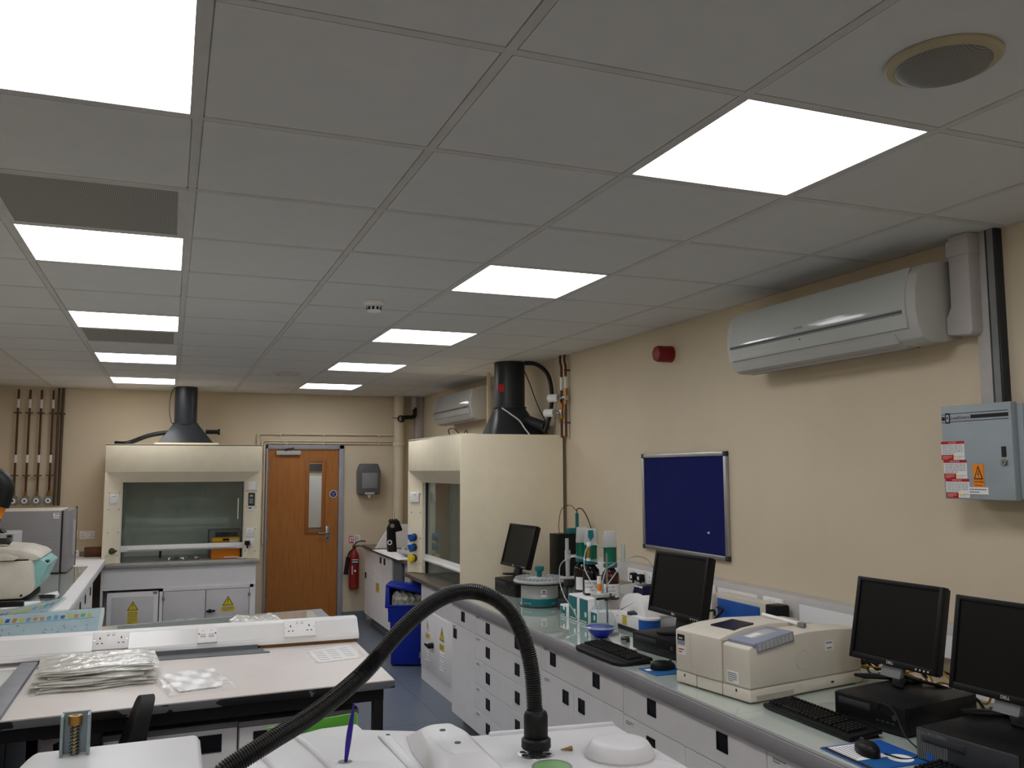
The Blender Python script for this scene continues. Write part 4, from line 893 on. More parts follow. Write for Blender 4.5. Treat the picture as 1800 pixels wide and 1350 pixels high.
for a, c, lb in ((1.562, 3.51, 'pale green glass sheet on the right bench under the round autosampler'), (0.322, 1.558, 'pale green glass sheet on the right bench under the beige spectrometer'), (-1.6, 0.318, 'pale green glass sheet on the right bench under the two near computers')):
    tag(B().m('bench_glass').box(1.758, 2.69, a, c, 0.8745, 0.88, 0.001, 1).done('glass_sheet'), lb, 'glass sheet', 'glass sheets on the right bench')
# dado trunking
t = T('dado_trunking', 'white dado trunking along the right wall above the bench', 'trunking', (2.74, 1.0, 0.99))
B(t).m('conduit_white').prism([(XR-0.001, 0.985), (2.715, 0.985), (2.70, 0.995), (2.70, 1.085), (2.715, 1.11), (XR-0.001, 1.115)], 'y', -1.6, 3.75).done('channel')
for a, c in ((2.88, 3.74), (1.98, 2.44), (1.42, 1.755), (0.33, 1.11), (-1.5, 0.32)): B(t).m('white_plastic').box(2.697, 2.70, a, c, 0.997, 1.08).done('cover_plate')
def on_trunk(y, lb, **k): return socket_thing(2.70, y, 1.043, R(-90), lb, **k)
on_trunk(2.64, 'double white socket behind the amber bottles on the right bench trunking', w=0.16)
on_trunk(2.49, 'double white socket with two black plugs on the trunking behind the far computer screen')
on_trunk(1.845, 'double white socket with two black plugs on the trunking right of the middle monitor')
on_trunk(1.29, 'double white socket with a black adaptor on the trunking behind the spectrometer')
for y, lb in ((2.612, 'left black plug on the trunking behind the white analyser'), (2.523, 'right black plug on the trunking behind the white analyser'), (1.893, 'left black plug on the trunking beside the middle monitor'), (1.815, 'right black plug on the trunking beside the middle monitor')):
    t = T('plug', lb, 'plug', (2.686, y, 1.04), R(-90), 'black plugs in the trunking sockets')
    B(t, True).m('black_plastic').prism([(-0.022, -0.02), (0.022, -0.02), (0.026, 0.005), (0.018, 0.026), (-0.018, 0.026), (-0.026, 0.005)], 'y', -0.035, -0.001, 0.004).cyl((0, -0.02, -0.015), (0, -0.02, -0.06), 0.006, seg=10).done('plug_body')
    B(t, True).m('paper').box(-0.012, 0.01, -0.0358, -0.034, -0.008, 0.012).done('paper_tag', label='white paper tag')
    B(t, True).m('black_rubber').tube([(0, -0.02, -0.05), (0.0, -0.025, -0.10), (-0.01, -0.05, -0.15), (-0.03, -0.06, -0.158)], 0.004).done('lead')
tag(B().m('black_plastic').box(2.60, 2.684, 1.16, 1.235, 1.0, 1.07, 0.008).done('power_adaptor'), 'black box power adaptor plugged into the trunking behind the spectrometer', 'adaptor')

# ---- computers
def monitor(label, mid, ang, w, h, zb, zbase, tilt, px_y=0.09, brand=True, neck='dark_grey'):
    t = T('monitor', label, 'monitor', (mid[0], mid[1], zbase), R(ang), 'black flat monitors')
    Mt = Matrix.Translation((0, 0, zb-zbase)) @ Matrix.Rotation(R(-tilt), 4, 'X')
    b = B(t, True).m('black_plastic'); e = 0.016
    b.box(-w/2, -w/2+e, 0, 0.03, 0, h, 0.003, M=Mt).box(w/2-e, w/2, 0, 0.03, 0, h, 0.003, M=Mt).box(-w/2+e-0.002, w/2-e+0.002, 0, 0.03, h-e, h, 0.003, M=Mt).box(-w/2+e-0.002, w/2-e+0.002, 0, 0.03, 0, e*1.35, 0.003, M=Mt)
    b.box(-w/2+0.004, w/2-0.004, 0.02, 0.045, 0.003, h-0.003, 0.006, M=Mt).hull([(-w*0.3, 0.044, h*0.15), (w*0.3, 0.044, h*0.15), (-w*0.3, 0.044, h*0.85), (w*0.3, 0.044, h*0.85), (-w*0.22, 0.07, h*0.25), (w*0.22, 0.07, h*0.25), (-w*0.22, 0.07, h*0.75), (w*0.22, 0.07, h*0.75)], M=Mt)
    if brand: b.m('paper').text('DELL', 0.0135, Mt @ Vector((0, 0, e*0.65)), Mt.to_3x3() @ X_, Mt.to_3x3() @ Z_)
    bez = b.done('bezel')
    B(t, True).m('screen').box(-w/2+e-0.001, w/2-e+0.001, 0.006, 0.022, e*1.3, h-e+0.001, M=Mt).done('screen', label='dark switched off screen')
    b = B(bez, True).m('light_grey')
    for k in range(4): b.cyl(Mt @ Vector((w/2-0.075+0.016*k, 0.001, e*0.6)), Mt @ Vector((w/2-0.075+0.016*k, -0.002, e*0.6)), 0.0035, seg=10)
    b.done('buttons', label='row of small silver buttons')
    zl = zb-zbase
    b = B(t, True).m(neck).hull([(-0.042, px_y-0.035, 0.012), (0.042, px_y-0.035, 0.012), (-0.042, px_y-0.01, 0.012), (0.042, px_y-0.01, 0.012), (-0.04, 0.065, zl+0.1), (0.04, 0.065, zl+0.1), (-0.04, 0.09, zl+0.1), (0.04, 0.09, zl+0.1)], 0.003).done('neck')
    B(t, True).m('black_plastic').hull([(-0.105, px_y-0.09, 0), (-0.06, px_y-0.09, 0), (-0.105, px_y-0.09, 0.011), (-0.06, px_y-0.09, 0.011), (-0.03, px_y+0.02, 0), (0.03, px_y+0.02, 0), (-0.03, px_y+0.02, 0.016), (0.03, px_y+0.02, 0.016)], 0.003).hull([(0.105, px_y-0.09, 0), (0.06, px_y-0.09, 0), (0.105, px_y-0.09, 0.011), (0.06, px_y-0.09, 0.011), (-0.03, px_y+0.02, 0), (0.03, px_y+0.02, 0), (-0.03, px_y+0.02, 0.016), (0.03, px_y+0.02, 0.016)], 0.003).box(-0.07, 0.07, px_y-0.01, px_y+0.05, 0, 0.014, 0.004).done('foot')
    return t
def desktop(label, o, ang, w, d, h, mesh_front=False):
    t = T('desktop_computer', label, 'computer', (o[0], o[1], ZB), R(ang), 'black desktop computers on the right bench')
    B(t, True).m('black_plastic').box(0, w, 0.012, d, 0.004, h, 0.004).box(0.02, 0.05, 0.03, 0.06, 0, 0.005).box(w-0.05, w-0.02, d-0.06, d-0.03, 0, 0.005).box(w-0.05, w-0.02, 0.03, 0.06, 0, 0.005).box(0.02, 0.05, d-0.06, d-0.03, 0, 0.005).done('case')
    b = B(t, True).m('dark_grey' if mesh_front else 'black_plastic').box(0.002, w-0.002, 0, 0.0135, 0.004, h-0.001, 0.004)
    b.m('dark_grey').box(0.02, w*0.52, -0.002, 0.001, h*0.6, h*0.85, 0.002).m('handle_black').box(0.03, w*0.5, -0.003, 0.0, h*0.64, h*0.66)
    for k in range(4): b.m('dark_grey').box(w*0.6+0.018*k, w*0.6+0.018*k+0.011, -0.001, 0.001, h*0.35, h*0.41)
    if mesh_front:
        for k in range(16): b.m('mid_grey').box(0.008+k*0.006, 0.010+k*0.006, -0.0015, 0.001, 0.008, h-0.006)
        b.m('blue_plastic').box(w*0.12, w*0.19, -0.003, 0.0, 0.01, 0.028)
    b.done('front_panel', label='front with drive slot and ports')
    B(t, True).m('dark_grey').cyl((w*0.85, 0.001, h*0.6), (w*0.85, -0.003, h*0.6), 0.009).done('power_button')
    return t
desktop('black desktop computer behind the round autosampler, farthest along the right bench', (2.05, 3.43), -85, 0.32, 0.33, 0.10)
monitor('black monitor farthest along the right bench, beside the fume cupboard wall', (2.187, 3.461-0.02), -84.9, 0.40, 0.297, 1.04, 0.98, 15.2, 0.06)
desktop('black desktop computer between the blue flask and the spectrometer', (1.985, 1.41), -83, 0.34, 0.33, 0.08)
monitor('black monitor in the middle of the right bench, in front of the noticeboard corner', (2.074, 1.198), -87.7, 0.415, 0.281, 1.05, 0.96, 10.4, 0.07)
desktop('black desktop computer behind the near keyboard, right of the spectrometer', (2.045, 0.155), -81.5, 0.27, 0.36, 0.09)
monitor('black monitor right of the beige spectrometer with a silver neck', (2.317, 0.184), -86.0, 0.366, 0.293, 1.02, 0.97, 12.3, 0.03, neck='mid_grey')
desktop('black desktop computer with a meshed front in the near right corner', (1.965, -0.262), -84, 0.30, 0.36, 0.092, True)
monitor('black monitor cut off by the right edge, above the meshed computer', (2.272, -0.304), -86.1, 0.38, 0.289, 1.02, 0.972, 11.2, 0.03, neck='mid_grey')
def keyboard(label, c, ang, L, W, rest=0.0):
    t = T('keyboard', label, 'keyboard', (c[0], c[1], ZB), R(ang), 'black keyboards on the right bench')
    Mk = Matrix.Rotation(R(4), 4, 'X')
    b = B(t, True).m('black_plastic').box(-L/2, L/2, -W/2, W/2, 0.007, 0.022, 0.005, M=Mk).box(-L/2+0.01, L/2-0.01, -W/2+0.01, W/2-0.01, 0, 0.012)
    b.done('body')
    if rest: B(t, True).m('black_rubber').prism([(-L/2+0.05, -W/2-rest), (L/2-0.05, -W/2-rest), (L/2-0.005, -W/2-rest*0.55), (L/2, -W/2+0.004), (-L/2, -W/2+0.004), (-L/2+0.005, -W/2-rest*0.55)], 'z', 0.0, 0.014, 0.004).done('wrist_rest', label='soft wrist rest')
    b = B(t, True).m('handle_black')
    p = 0.0185*L/0.44; r = 0.0175*W/0.15; y0 = -W/2+0.018
    def key(x, y, w): b.hull([(x, y, 0.02), (x+w, y, 0.02), (x, y+r*0.86, 0.02), (x+w, y+r*0.86, 0.02), (x+0.002, y+0.002, 0.031), (x+w-0.002, y+0.002, 0.031), (x+0.002, y+r*0.86-0.001, 0.031), (x+w-0.002, y+r*0.86-0.001, 0.031)], M=Mk)
    xs = -L/2+0.012
    for row in range(6):
        y = y0+row*r*1.05+(0.006 if row == 5 else 0)
        if row == 0:
            x = xs
            for w in (1.3, 1.1, 1.1, 5.6, 1.1, 1.1, 1.1, 1.4): key(x, y, p*w-0.0025); x += p*w
        else:
            for k in range(15): key(xs+k*p*0.925, y, p*0.925-0.0025)
        for k in range(3): key(xs+p*14.35+k*p, y, p-0.0025)
        if row < 5:
            for k in range(4): key(xs+p*17.8+k*p, y, p-0.0025)
    b.done('keys', label='black keys')
    return t
keyboard('black keyboard with a wrist rest below the blue flask', (1.838, 1.305), -88.5, 0.44, 0.125, 0.045)
keyboard('black keyboard in front of the monitor right of the spectrometer', (1.965, 0.135), -90.5, 0.42, 0.13)
keyboard('black keyboard at the bottom right edge of the picture, in front of the meshed computer', (1.905, -0.56), -88, 0.42, 0.13)
def mouse(label, c, ang, zb):
    t = T('computer_mouse', label, 'mouse', (c[0], c[1], zb), R(ang), 'black mice on the right bench')
    def f(u, v):
        a = 2*PI*u; rr_ = math.sin(PI/2*v)
        x = 0.030*rr_*math.cos(a)*(1-0.12*math.sin(a)); y = 0.056*rr_*math.sin(a)
        return (x, y, 0.002+0.034*math.cos(PI/2*v)**0.55*(1-0.15*rr_*math.sin(a)))
    B(t, True).m('black_plastic').grid(f, 24, 10).cyl((0, 0, 0.0), (0, 0, 0.004), 0.027, seg=20).done('shell')
    B(t, True).m('dark_grey').cyl((-0.003, 0.032, 0.027), (0.003, 0.032, 0.027), 0.009, seg=14).done('scroll_wheel')
    return t
mouse('black mouse on the blue mat beside the spectrometer', (1.885, 0.975), -95, ZB+0.004)
mouse('black mouse on the printed mat at the near end of the right bench', (1.868, -0.175), -20, ZB+0.004)
tag(B().m('mat_blue').box(1.80, 1.95, 0.89, 1.03, ZB, ZB+0.004, 0.0015, 1).m('paper').box(1.81, 1.94, 0.97, 1.0, ZB+0.0035, ZB+0.0043).done('mouse_mat'), 'blue mouse mat beside the spectrometer', 'mouse mat')
t = T('mouse_mat', 'blue and white printed mouse mat at the near end of the right bench', 'mouse mat', (1.885, -0.19, ZB), R(-92))
b = B(t, True).m('blue_plastic').box(-0.105, 0.105, -0.11, 0.11, 0, 0.004, 0.0015, 1).m('paper').box(-0.095, 0.03, -0.10, 0.02, 0.0035, 0.0043).m('mat_blue').box(0.035, 0.1, -0.10, 0.1, 0.0035, 0.0043).m('paper').lathe([(0, 0.0046), (0.035, 0.0046), (0.035, 0.003)], (0.055, 0.04, 0), 24).m('ink').box(-0.1, 0.1, -0.108, -0.09, 0.0036, 0.0045)
for k in range(7): b.m('ink_soft').box(-0.085, 0.02-0.006*(k % 3), -0.085+0.013*k, -0.082+0.013*k, 0.0043, 0.0047)
b.done('printed_mat')

# ---- autosampler
ac = (2.10, 2.77)
t = T('autosampler', 'round white and teal sample changer with a ring of vials on top', 'sample changer', (ac[0], ac[1], ZB))
B(t).m('light_grey').lathe([(0, 0.886), (0.118, 0.886), (0.118, 0.893), (0.114, 0.896), (0.113, 1.02), (0, 1.02)], (ac[0], ac[1], 0), 48).m('black_rubber').lathe([(0, 0.88), (0.122, 0.88), (0.122, 0.8865), (0, 0.8865)], (ac[0], ac[1], 0), 40).box(ac[0]+0.03, ac[0]+0.2, ac[1]-0.08, ac[1]+0.06, 0.88, 0.93, 0.004).done('housing')
b = B(t).m('teal')
def band(u, v):
    a = R(-175+125*u); return (ac[0]+0.1195*math.cos(a), ac[1]+0.1195*math.sin(a), 0.889+0.042*v)
b.grid(band, 24, 1, 0.0); b.m('paper')
for a0, w in ((-150, 0.035), (-70, 0.028)):
    a = R(a0); n = Vector((math.cos(a), math.sin(a), 0)); b.text('Sample Changer' if w > 0.03 else 'Compact', 0.009, Vector((ac[0], ac[1], 0.905))+n*0.1202, Vector((-n.y, n.x, 0)), Z_)
b.done('teal_band', label='teal base band')
a = R(-100); n = Vector((math.cos(a), math.sin(a), 0)); s = Vector((-n.y, n.x, 0)); c = Vector((ac[0], ac[1], 0.965))+n*0.1145
b = B(t).m('paper').hull([c+s*0.018-Z_*0.022, c-s*0.018-Z_*0.022, c+s*0.018+Z_*0.022, c-s*0.018+Z_*0.022, c-n*0.004]).m('ink'); q = c+n*0.0006
b.hull([q+s*0.016-Z_*0.006, q-s*0.016-Z_*0.006, q+s*0.016-Z_*0.002, q-s*0.016-Z_*0.002, q-n*0.003]).hull([q+s*0.008+Z_*0.006, q-s*0.006+Z_*0.006, q+s*0.008+Z_*0.014, q-s*0.006+Z_*0.014, q-n*0.003])
b.done('asset_label', label='white asset label')
B(t).m('light_grey').lathe([(0.10, 1.02), (0.155, 1.02), (0.16, 1.026), (0.16, 1.034), (0.155, 1.038), (0.10, 1.038), (0.05, 1.05), (0, 1.052)], (ac[0], ac[1], 0), 56).m('black_rubber').lathe([(0.1585, 1.014), (0.1605, 1.014), (0.1605, 1.02), (0.15, 1.021)], (ac[0], ac[1], 0), 48).done('carousel')
b = B(t).m('vial')
for k in range(36):
    a = 2*PI*k/36; b.cyl((ac[0]+0.143*math.cos(a), ac[1]+0.143*math.sin(a), 1.03), (ac[0]+0.143*math.cos(a), ac[1]+0.143*math.sin(a), 1.052), 0.0085, seg=10)
for k in range(28):
    a = 2*PI*k/28; b.cyl((ac[0]+0.115*math.cos(a), ac[1]+0.115*math.sin(a), 1.03), (ac[0]+0.115*math.cos(a), ac[1]+0.115*math.sin(a), 1.052), 0.0085, seg=10)
b.done('vials', label='rings of clear vials')
b = B(t).m('teal').lathe([(0.016, 1.05), (0.016, 1.08), (0.028, 1.09), (0.03, 1.105), (0.026, 1.114), (0, 1.117)], (ac[0], ac[1], 0), 20); b.done('knob', label='teal lift knob')
# black tall box with teal holder
t = T('lamp_housing', 'tall black box with a teal clip on top behind the amber bottles', 'instrument', (2.575, 3.4, ZB))
B(t).m('black_plastic').box(2.50, 2.66, 3.38, 3.52, ZB, 1.255, 0.004).done('case')
B(t).m('teal').box(2.585, 2.70, 3.37, 3.42, 1.258, 1.295, 0.004).cyl((2.655, 3.385, 1.29), (2.655, 3.385, 1.40), 0.012).done('teal_clip', label='teal electrode clip')
B(t).m('dark_grey').tube([(2.655, 3.385, 1.40), (2.66, 3.385, 1.43), (2.70, 3.38, 1.42), (2.74, 3.36, 1.33), (2.75, 3.3, 1.2)], 0.004).tube([(2.655, 3.38, 1.41), (2.6, 3.38, 1.455), (2.54, 3.39, 1.43), (2.52, 3.4, 1.33), (2.53, 3.41, 1.255)], 0.0025).done('wire_loop', label='thin looped wire')
# titrator: dosing boxes with teal fronts
def dosing_box(label, y1, y0, z1, d, x0=2.06):
    t = T('dosing_module', label, 'dosing unit', (x0, (y0+y1)/2, ZB), 0, 'teal and white dosing modules')
    B(t).m('white_plastic').box(x0, x0+d, y0, y1, ZB, z1, 0.004).done('case')
    b = B(t).m('teal').box(x0-0.003, x0+0.001, y0+0.012, y1-0.012, ZB+0.006, z1-0.008).m('paper').box(x0-0.004, x0-0.002, y0+0.025, y0+0.045, ZB+0.04, ZB+0.065).box(x0-0.004, x0-0.002, y0+0.02, y1-0.025, ZB+0.012, ZB+0.016)
    b.done('teal_front', label='teal front panel'); return t
dosing_box('smallest teal and white dosing module, left of the row beneath the amber bottles', 2.38, 2.285, 0.945, 0.2)
dosing_box('left tall teal and white dosing module beneath the amber bottles', 2.265, 2.145, 1.018, 0.21)
dosing_box('right tall teal and white dosing module beneath the amber bottles', 2.13, 2.01, 1.018, 0.21)
dosing_box('low teal and white dosing module nearest the blue flask', 1.995, 1.905, 0.965, 0.2)
def reagent(label, x, y, zb, glass, text1, dosino=True, front=False):
    t = T('reagent_bottle', label, 'bottle', (x, y, zb), 0, 'amber reagent bottles with dosing heads')
    B(t).m(glass).lathe([(0, 0), (0.044, 0), (0.0475, 0.006), (0.0475, 0.115), (0.044, 0.135), (0.026, 0.155), (0.022, 0.165), (0.022, 0.178), (0, 0.178)], (x, y, zb), 32).done('glass_bottle', label='amber glass bottle')
    b = B(t).m('paper')
    def lab(u, v):
        a = R(-165+130*u); return (x+0.0482*math.cos(a), y+0.0482*math.sin(a), zb+0.012+0.07*v)
    b.grid(lab, 16, 1); b.m('ink')
    for i, s in enumerate(text1):
        for j in range(1):
            a = R(-112); n = Vector((math.cos(a), math.sin(a), 0)); b.text(s, 0.0165, Vector((x, y, zb+0.066-0.019*i))+n*0.0495, Vector((-n.y, n.x, 0)), Z_)
    b.done('paper_label', label='white hand written label')
    B(t).m('teal').cyl((x, y, zb+0.165), (x, y, zb+0.195), 0.037, seg=28).done('collar', label='teal screw collar')
    b = B(t).m('teal_clear').cyl((x, y, zb+0.195), (x, y, zb+0.275), 0.033, seg=24).box(x-0.036, x+0.036, y-0.006, y+0.006, zb+0.195, zb+0.27); b.done('burette_unit', label='clear green burette')
    Mh = Matrix.Translation((x, y, zb+0.272)) @ Matrix.Rotation(R(-25), 4, 'Z')
    b = B(t).m('light_grey').hull([(-0.036, -0.034, 0), (0.036, -0.034, 0), (-0.036, 0.034, 0), (0.036, 0.034, 0), (-0.030, -0.028, 0.085), (0.030, -0.028, 0.085), (-0.03, 0.03, 0.085), (0.03, 0.03, 0.085)], 0.005, M=Mh)
    if front: b.m('teal').prism([(-0.014, 0.08), (0.014, 0.08), (0.016, 0.045), (0.0, 0.022), (-0.016, 0.045)], 'y', -0.036, -0.029, M=Mh)
    b.done('dosing_head', label='pale grey dosing head')
reagent('left dark amber bottle with a dosing head, over the tall teal module', 2.165, 2.30, 1.02, 'amber', [])
reagent('middle amber bottle with a teal arrow on its dosing head', 2.15, 2.16, 1.02, 'amber', ['0.1M Tetra', 'n-butyl NH4', 'OH', 'MeOH'], front=True)
reagent('right reddish amber bottle with a dosing head, nearest the noticeboard', 2.17, 1.97, 1.02, 'amber_red', ['0.1M', 'LiOH', 'MeOH'])
tag(B().m('sleeve').box(2.10, 2.24, 1.915, 2.40, 1.212, 1.216).done('clear_shelf'), 'clear plastic tube holder plate around the bottle collars', 'holder')
for (x, y, lb) in ((2.11, 2.385, 'left clear tube holder beside the green burettes'), (2.215, 1.905, 'right clear tube holder with a pinkish filling')):
    t = T('drying_tube', lb, 'tube', (x, y, 1.216))
    B(t).m('tube').cyl((x, y, 1.216), (x, y, 1.31), 0.011, seg=14).done('glass_tube'); B(t).m('beige').cyl((x, y, 1.225), (x, y, 1.29), 0.008, seg=12).done('filling', label='beige filling')
t = T('drying_tube', 'white capped tube with an amber filling in front of the middle bottle', 'tube', (2.10, 2.09, 1.21))
B(t).m('white_plastic').cyl((2.10, 2.09, 1.21), (2.10, 2.09, 1.225), 0.011).cyl((2.105, 2.095, 1.285), (2.105, 2.095, 1.31), 0.011).done('cap'); B(t).m('bronze').cyl((2.10, 2.09, 1.225), (2.105, 2.095, 1.285), 0.010).done('filling', label='amber filling')
# pipette and beaker beside the autosampler
t = T('electrode', 'grey electrode held upright between the autosampler and the amber bottles', 'electrode', (2.19, 2.56, ZB))
B(t).m('light_grey').cyl((2.195, 2.56, 1.06), (2.195, 2.56, 1.18), 0.012, 0.014).cyl((2.195, 2.56, 1.17), (2.195, 2.56, 1.225), 0.017).cyl((2.15, 2.58, 1.06), (2.23, 2.54, 1.065), 0.01).done('electrode_body')
B(t).m('dark_grey').cyl((2.195, 2.575, ZB), (2.195, 2.575, 1.06), 0.008).cyl((2.195, 2.56, 1.02), (2.195, 2.56, 1.055), 0.025).done('holder', label='dark holder')
t = T('beaker', 'small clear glass beaker under the grey electrode', 'beaker', (2.18, 2.52, 0.93))
B(t).m('clear').lathe([(0.033, 0.075), (0.034, 0.0), (0.03, -0.002), (0.0, -0.002), (0.0, 0.001), (0.03, 0.002), (0.031, 0.075)], (2.18, 2.52, 0.945), 24).done('glass')
tag(B().m('dark_grey').box(2.14, 2.22, 2.48, 2.6, ZB, 0.941, 0.004).done('stirrer'), 'dark stirrer block under the small beaker', 'stirrer')
t = T('tubing', 'thin clear tube looping from the amber bottles to the blue flask', 'tubing', (2.1, 2.1, 1.0))
b = B(t).m('tube'); b.tube([(2.17, 1.97, 1.24), (2.12, 1.99, 1.30), (2.06, 2.02, 1.29), (2.02, 1.98, 1.20), (1.99, 1.85, 1.14), (1.975, 1.74, 1.10)], 0.0032)
b.tube([(2.16, 2.28, 1.21), (2.11, 2.3, 1.215), (2.06, 2.36, 1.17), (2.05, 2.36, 1.08), (2.05, 2.3, 1.0), (2.03, 2.15, 0.95), (1.98, 1.95, 0.90)], 0.0032)
b.tube([(1.975, 1.72, 1.10), (2.02, 1.77, 1.14), (2.09, 1.86, 1.19), (2.16, 1.9, 1.21)], 0.003).tube([(1.985, 1.70, 1.09), (2.04, 1.75, 1.13), (2.2, 1.83, 1.24), (2.4, 2.0, 1.22), (2.52, 2.1, 1.14), (2.56, 2.1, 1.05)], 0.003).done('tubes')
# titration flask with blue liquid
fx, fy = 1.975, 1.71
t = T('titration_flask', 'round glass flask half full of bright blue liquid on the right bench', 'flask', (fx, fy, ZB))
sph = lambda r, z: math.sqrt(max(0, r*r-z*z))
R0, zc = 0.077, 0.95
prof = [(0.035, zc-0.07)]+[(sph(R0, -0.07+0.01*k), zc-0.07+0.01*k) for k in range(1, 14)]+[(0.03, zc+0.085), (0.03, zc+0.13), (0.034, zc+0.132)]
B(t).m('clear').lathe([(0.0, zc-0.07)]+prof, (fx, fy, 0), 40).done('glass_bulb')
lq = [(0.0, zc-0.066)]+[(sph(R0-0.004, -0.066+0.0075*k), zc-0.066+0.0075*k) for k in range(0, 7)]
lq.append((0.0, lq[-1][1])); B(t).m('blue_liquid').lathe(lq, (fx, fy, 0), 40).done('blue_liquid', label='bright blue liquid')
b = B(t).m('tube').torus((fx, fy, lq[-1][1]+0.002), 0.078, 0.005)
b.done('rim', label='pale rim')
B(t).m('light_grey').cyl((fx, fy, 1.078), (fx, fy, 1.092), 0.048, seg=28).m('dark_grey').cyl((fx-0.02, fy, 1.065), (fx+0.09, fy+0.02, 1.067), 0.006).cyl((fx+0.02, fy-0.03, 1.06), (fx+0.02, fy-0.03, 1.078), 0.01).done('vessel_lid', label='grey vessel lid')
B(t).m('white_plastic').cyl((fx-0.005, fy, 1.092), (fx-0.005, fy, 1.175), 0.011).m('orange').cyl((fx-0.005, fy-0.002, 1.105), (fx-0.005, fy-0.002, 1.14), 0.0112).m('tube').cyl((fx+0.02, fy+0.01, 1.092), (fx+0.02, fy+0.01, 1.15), 0.005).done('dosing_tip', label='white dosing tip')
B(t).m('clear').cyl((fx-0.03, fy, 1.075), (fx-0.012, fy, 1.0), 0.006).cyl((fx, fy, 1.075), (fx, fy, 1.01), 0.008).done('glass_tips')
t = T('retort_stand', 'thin steel rod stand behind the blue flask', 'stand', (2.05, 1.78, ZB))
B(t).m('steel').cyl((2.05, 1.78, ZB), (2.05, 1.78, 1.28), 0.005, seg=12).done('rod'); B(t).m('light_grey').box(2.0, 2.1, 1.75, 1.88, ZB, ZB+0.012, 0.003).done('foot'); B(t).m('dark_grey').box(2.03, 2.07, 1.765, 1.795, 1.05, 1.08, 0.004).done('clamp')
tag(B().m('dark_grey').cyl((2.03, 1.56, ZB), (2.03, 1.56, ZB+0.02), 0.022).m('chrome').cyl((2.03, 1.56, ZB+0.02), (2.03, 1.56, ZB+0.03), 0.018).cyl((2.0, 1.52, ZB), (2.0, 1.52, ZB+0.015), 0.012).done('small_fittings'), 'small shiny fittings lying right of the blue flask', 'fittings')
# grey instrument behind
t = T('titrator_body', 'grey instrument with a small dark screen behind the blue flask', 'instrument', (2.42, 2.25, ZB))
B(t).m('light_grey').hull([(2.33, 2.15, ZB), (2.33, 2.45, ZB), (2.6, 2.15, ZB), (2.6, 2.45, ZB), (2.36, 2.15, 1.01), (2.36, 2.45, 1.01), (2.6, 2.15, 1.03), (2.6, 2.45, 1.03)], 0.008).done('case'); B(t).m('navy').hull([(2.342, 2.3, 0.955), (2.342, 2.38, 0.955), (2.352, 2.3, 0.995), (2.352, 2.38, 0.995), (2.36, 2.34, 0.97)]).done('display', label='dark display'); B(t).m('light_grey').tube([(2.345, 2.2, 0.96), (2.33, 2.2, 1.0), (2.345, 2.24, 1.005), (2.345, 2.24, 0.96)], 0.006, n=3).done('cup_holder')
# FTIR analyser
t = T('infrared_analyser', 'white rounded analyser with a blue corner between the blue flask and the middle monitor', 'analyser', (2.25, 1.8, ZB))
B(t).m('white_plastic').box(2.17, 2.40, 1.68, 1.945, 0.902, 0.968, 0.008).done('base_case'); B(t).m('ink').box(2.175, 2.40, 1.60, 1.94, ZB, 0.903).done('dark_foot', label='dark base')
dome = [(2.185+0.0, 0.96)]+[(2.30-0.115*math.cos(a), 0.965+0.118*math.sin(a)) for a in [PI*k/16 for k in range(17)]]+[(2.415, 0.96)]
B(t).m('white_plastic').prism([(0.0+1.935-0.0, 0.96)]+[(1.80+0.135*math.cos(PI*k/16), 0.962+0.105*math.sin(PI*k/16)) for k in range(17)], 'x', 2.20, 2.40, 0.006).done('dome')
def corner(u, v):
    a = R(-180+90*u); return (2.265+0.095*math.cos(a), 1.682+0.095*math.sin(a), 0.905+0.06*v)
B(t).m('blue_plastic').lathe([(0, 0.905), (0.055, 0.905)]+[(0.055+0.0008*(k % 2), 0.905+0.0053*k) for k in range(11)]+[(0, 0.958)], (2.225, 1.665, 0), 32).done('blue_corner', label='ribbed blue corner'); B(t).m('white_plastic').lathe([(0, 0.958), (0.057, 0.958), (0.057, 0.966), (0, 0.968)], (2.225, 1.665, 0), 32).done('corner_cap')
b = B(t).m('yellow').box(2.1685, 2.171, 1.795, 1.845, 0.912, 0.955); b.m('ink').box(2.168, 2.1695, 1.795, 1.845, 0.912, 0.914).box(2.168, 2.1695, 1.795, 1.845, 0.953, 0.955)
for k in range(4): b.m('ink_soft').box(2.168, 2.1695, 1.802, 1.838, 0.919+0.008*k, 0.922+0.008*k)
b.done('warning_label', label='yellow warning label')
B(t).m('red').text('Thermo', 0.015, (2.17, 1.91, 0.945), -Y_, Z_).done('logo', label='red lettering')
B(t).m('navy').hull([(2.24, 1.755, 1.055), (2.36, 1.755, 1.055), (2.24, 1.865, 1.055), (2.36, 1.865, 1.055), (2.25, 1.765, 1.105), (2.36, 1.765, 1.105), (2.25, 1.855, 1.105), (2.36, 1.855, 1.105)], 0.006).m('white_gloss').box(2.246, 2.262, 1.77, 1.81, 1.094, 1.103, 0.002).box(2.246, 2.262, 1.816, 1.852, 1.094, 1.103, 0.002).done('clamp_head', label='dark blue clamp head')
B(t).m('dark_grey').lathe([(0, 0), (0.035, 0), (0.035, 0.012), (0, 0.02)], (2.20, 1.775, 0.966), 20).done('sample_window', label='dark round window')
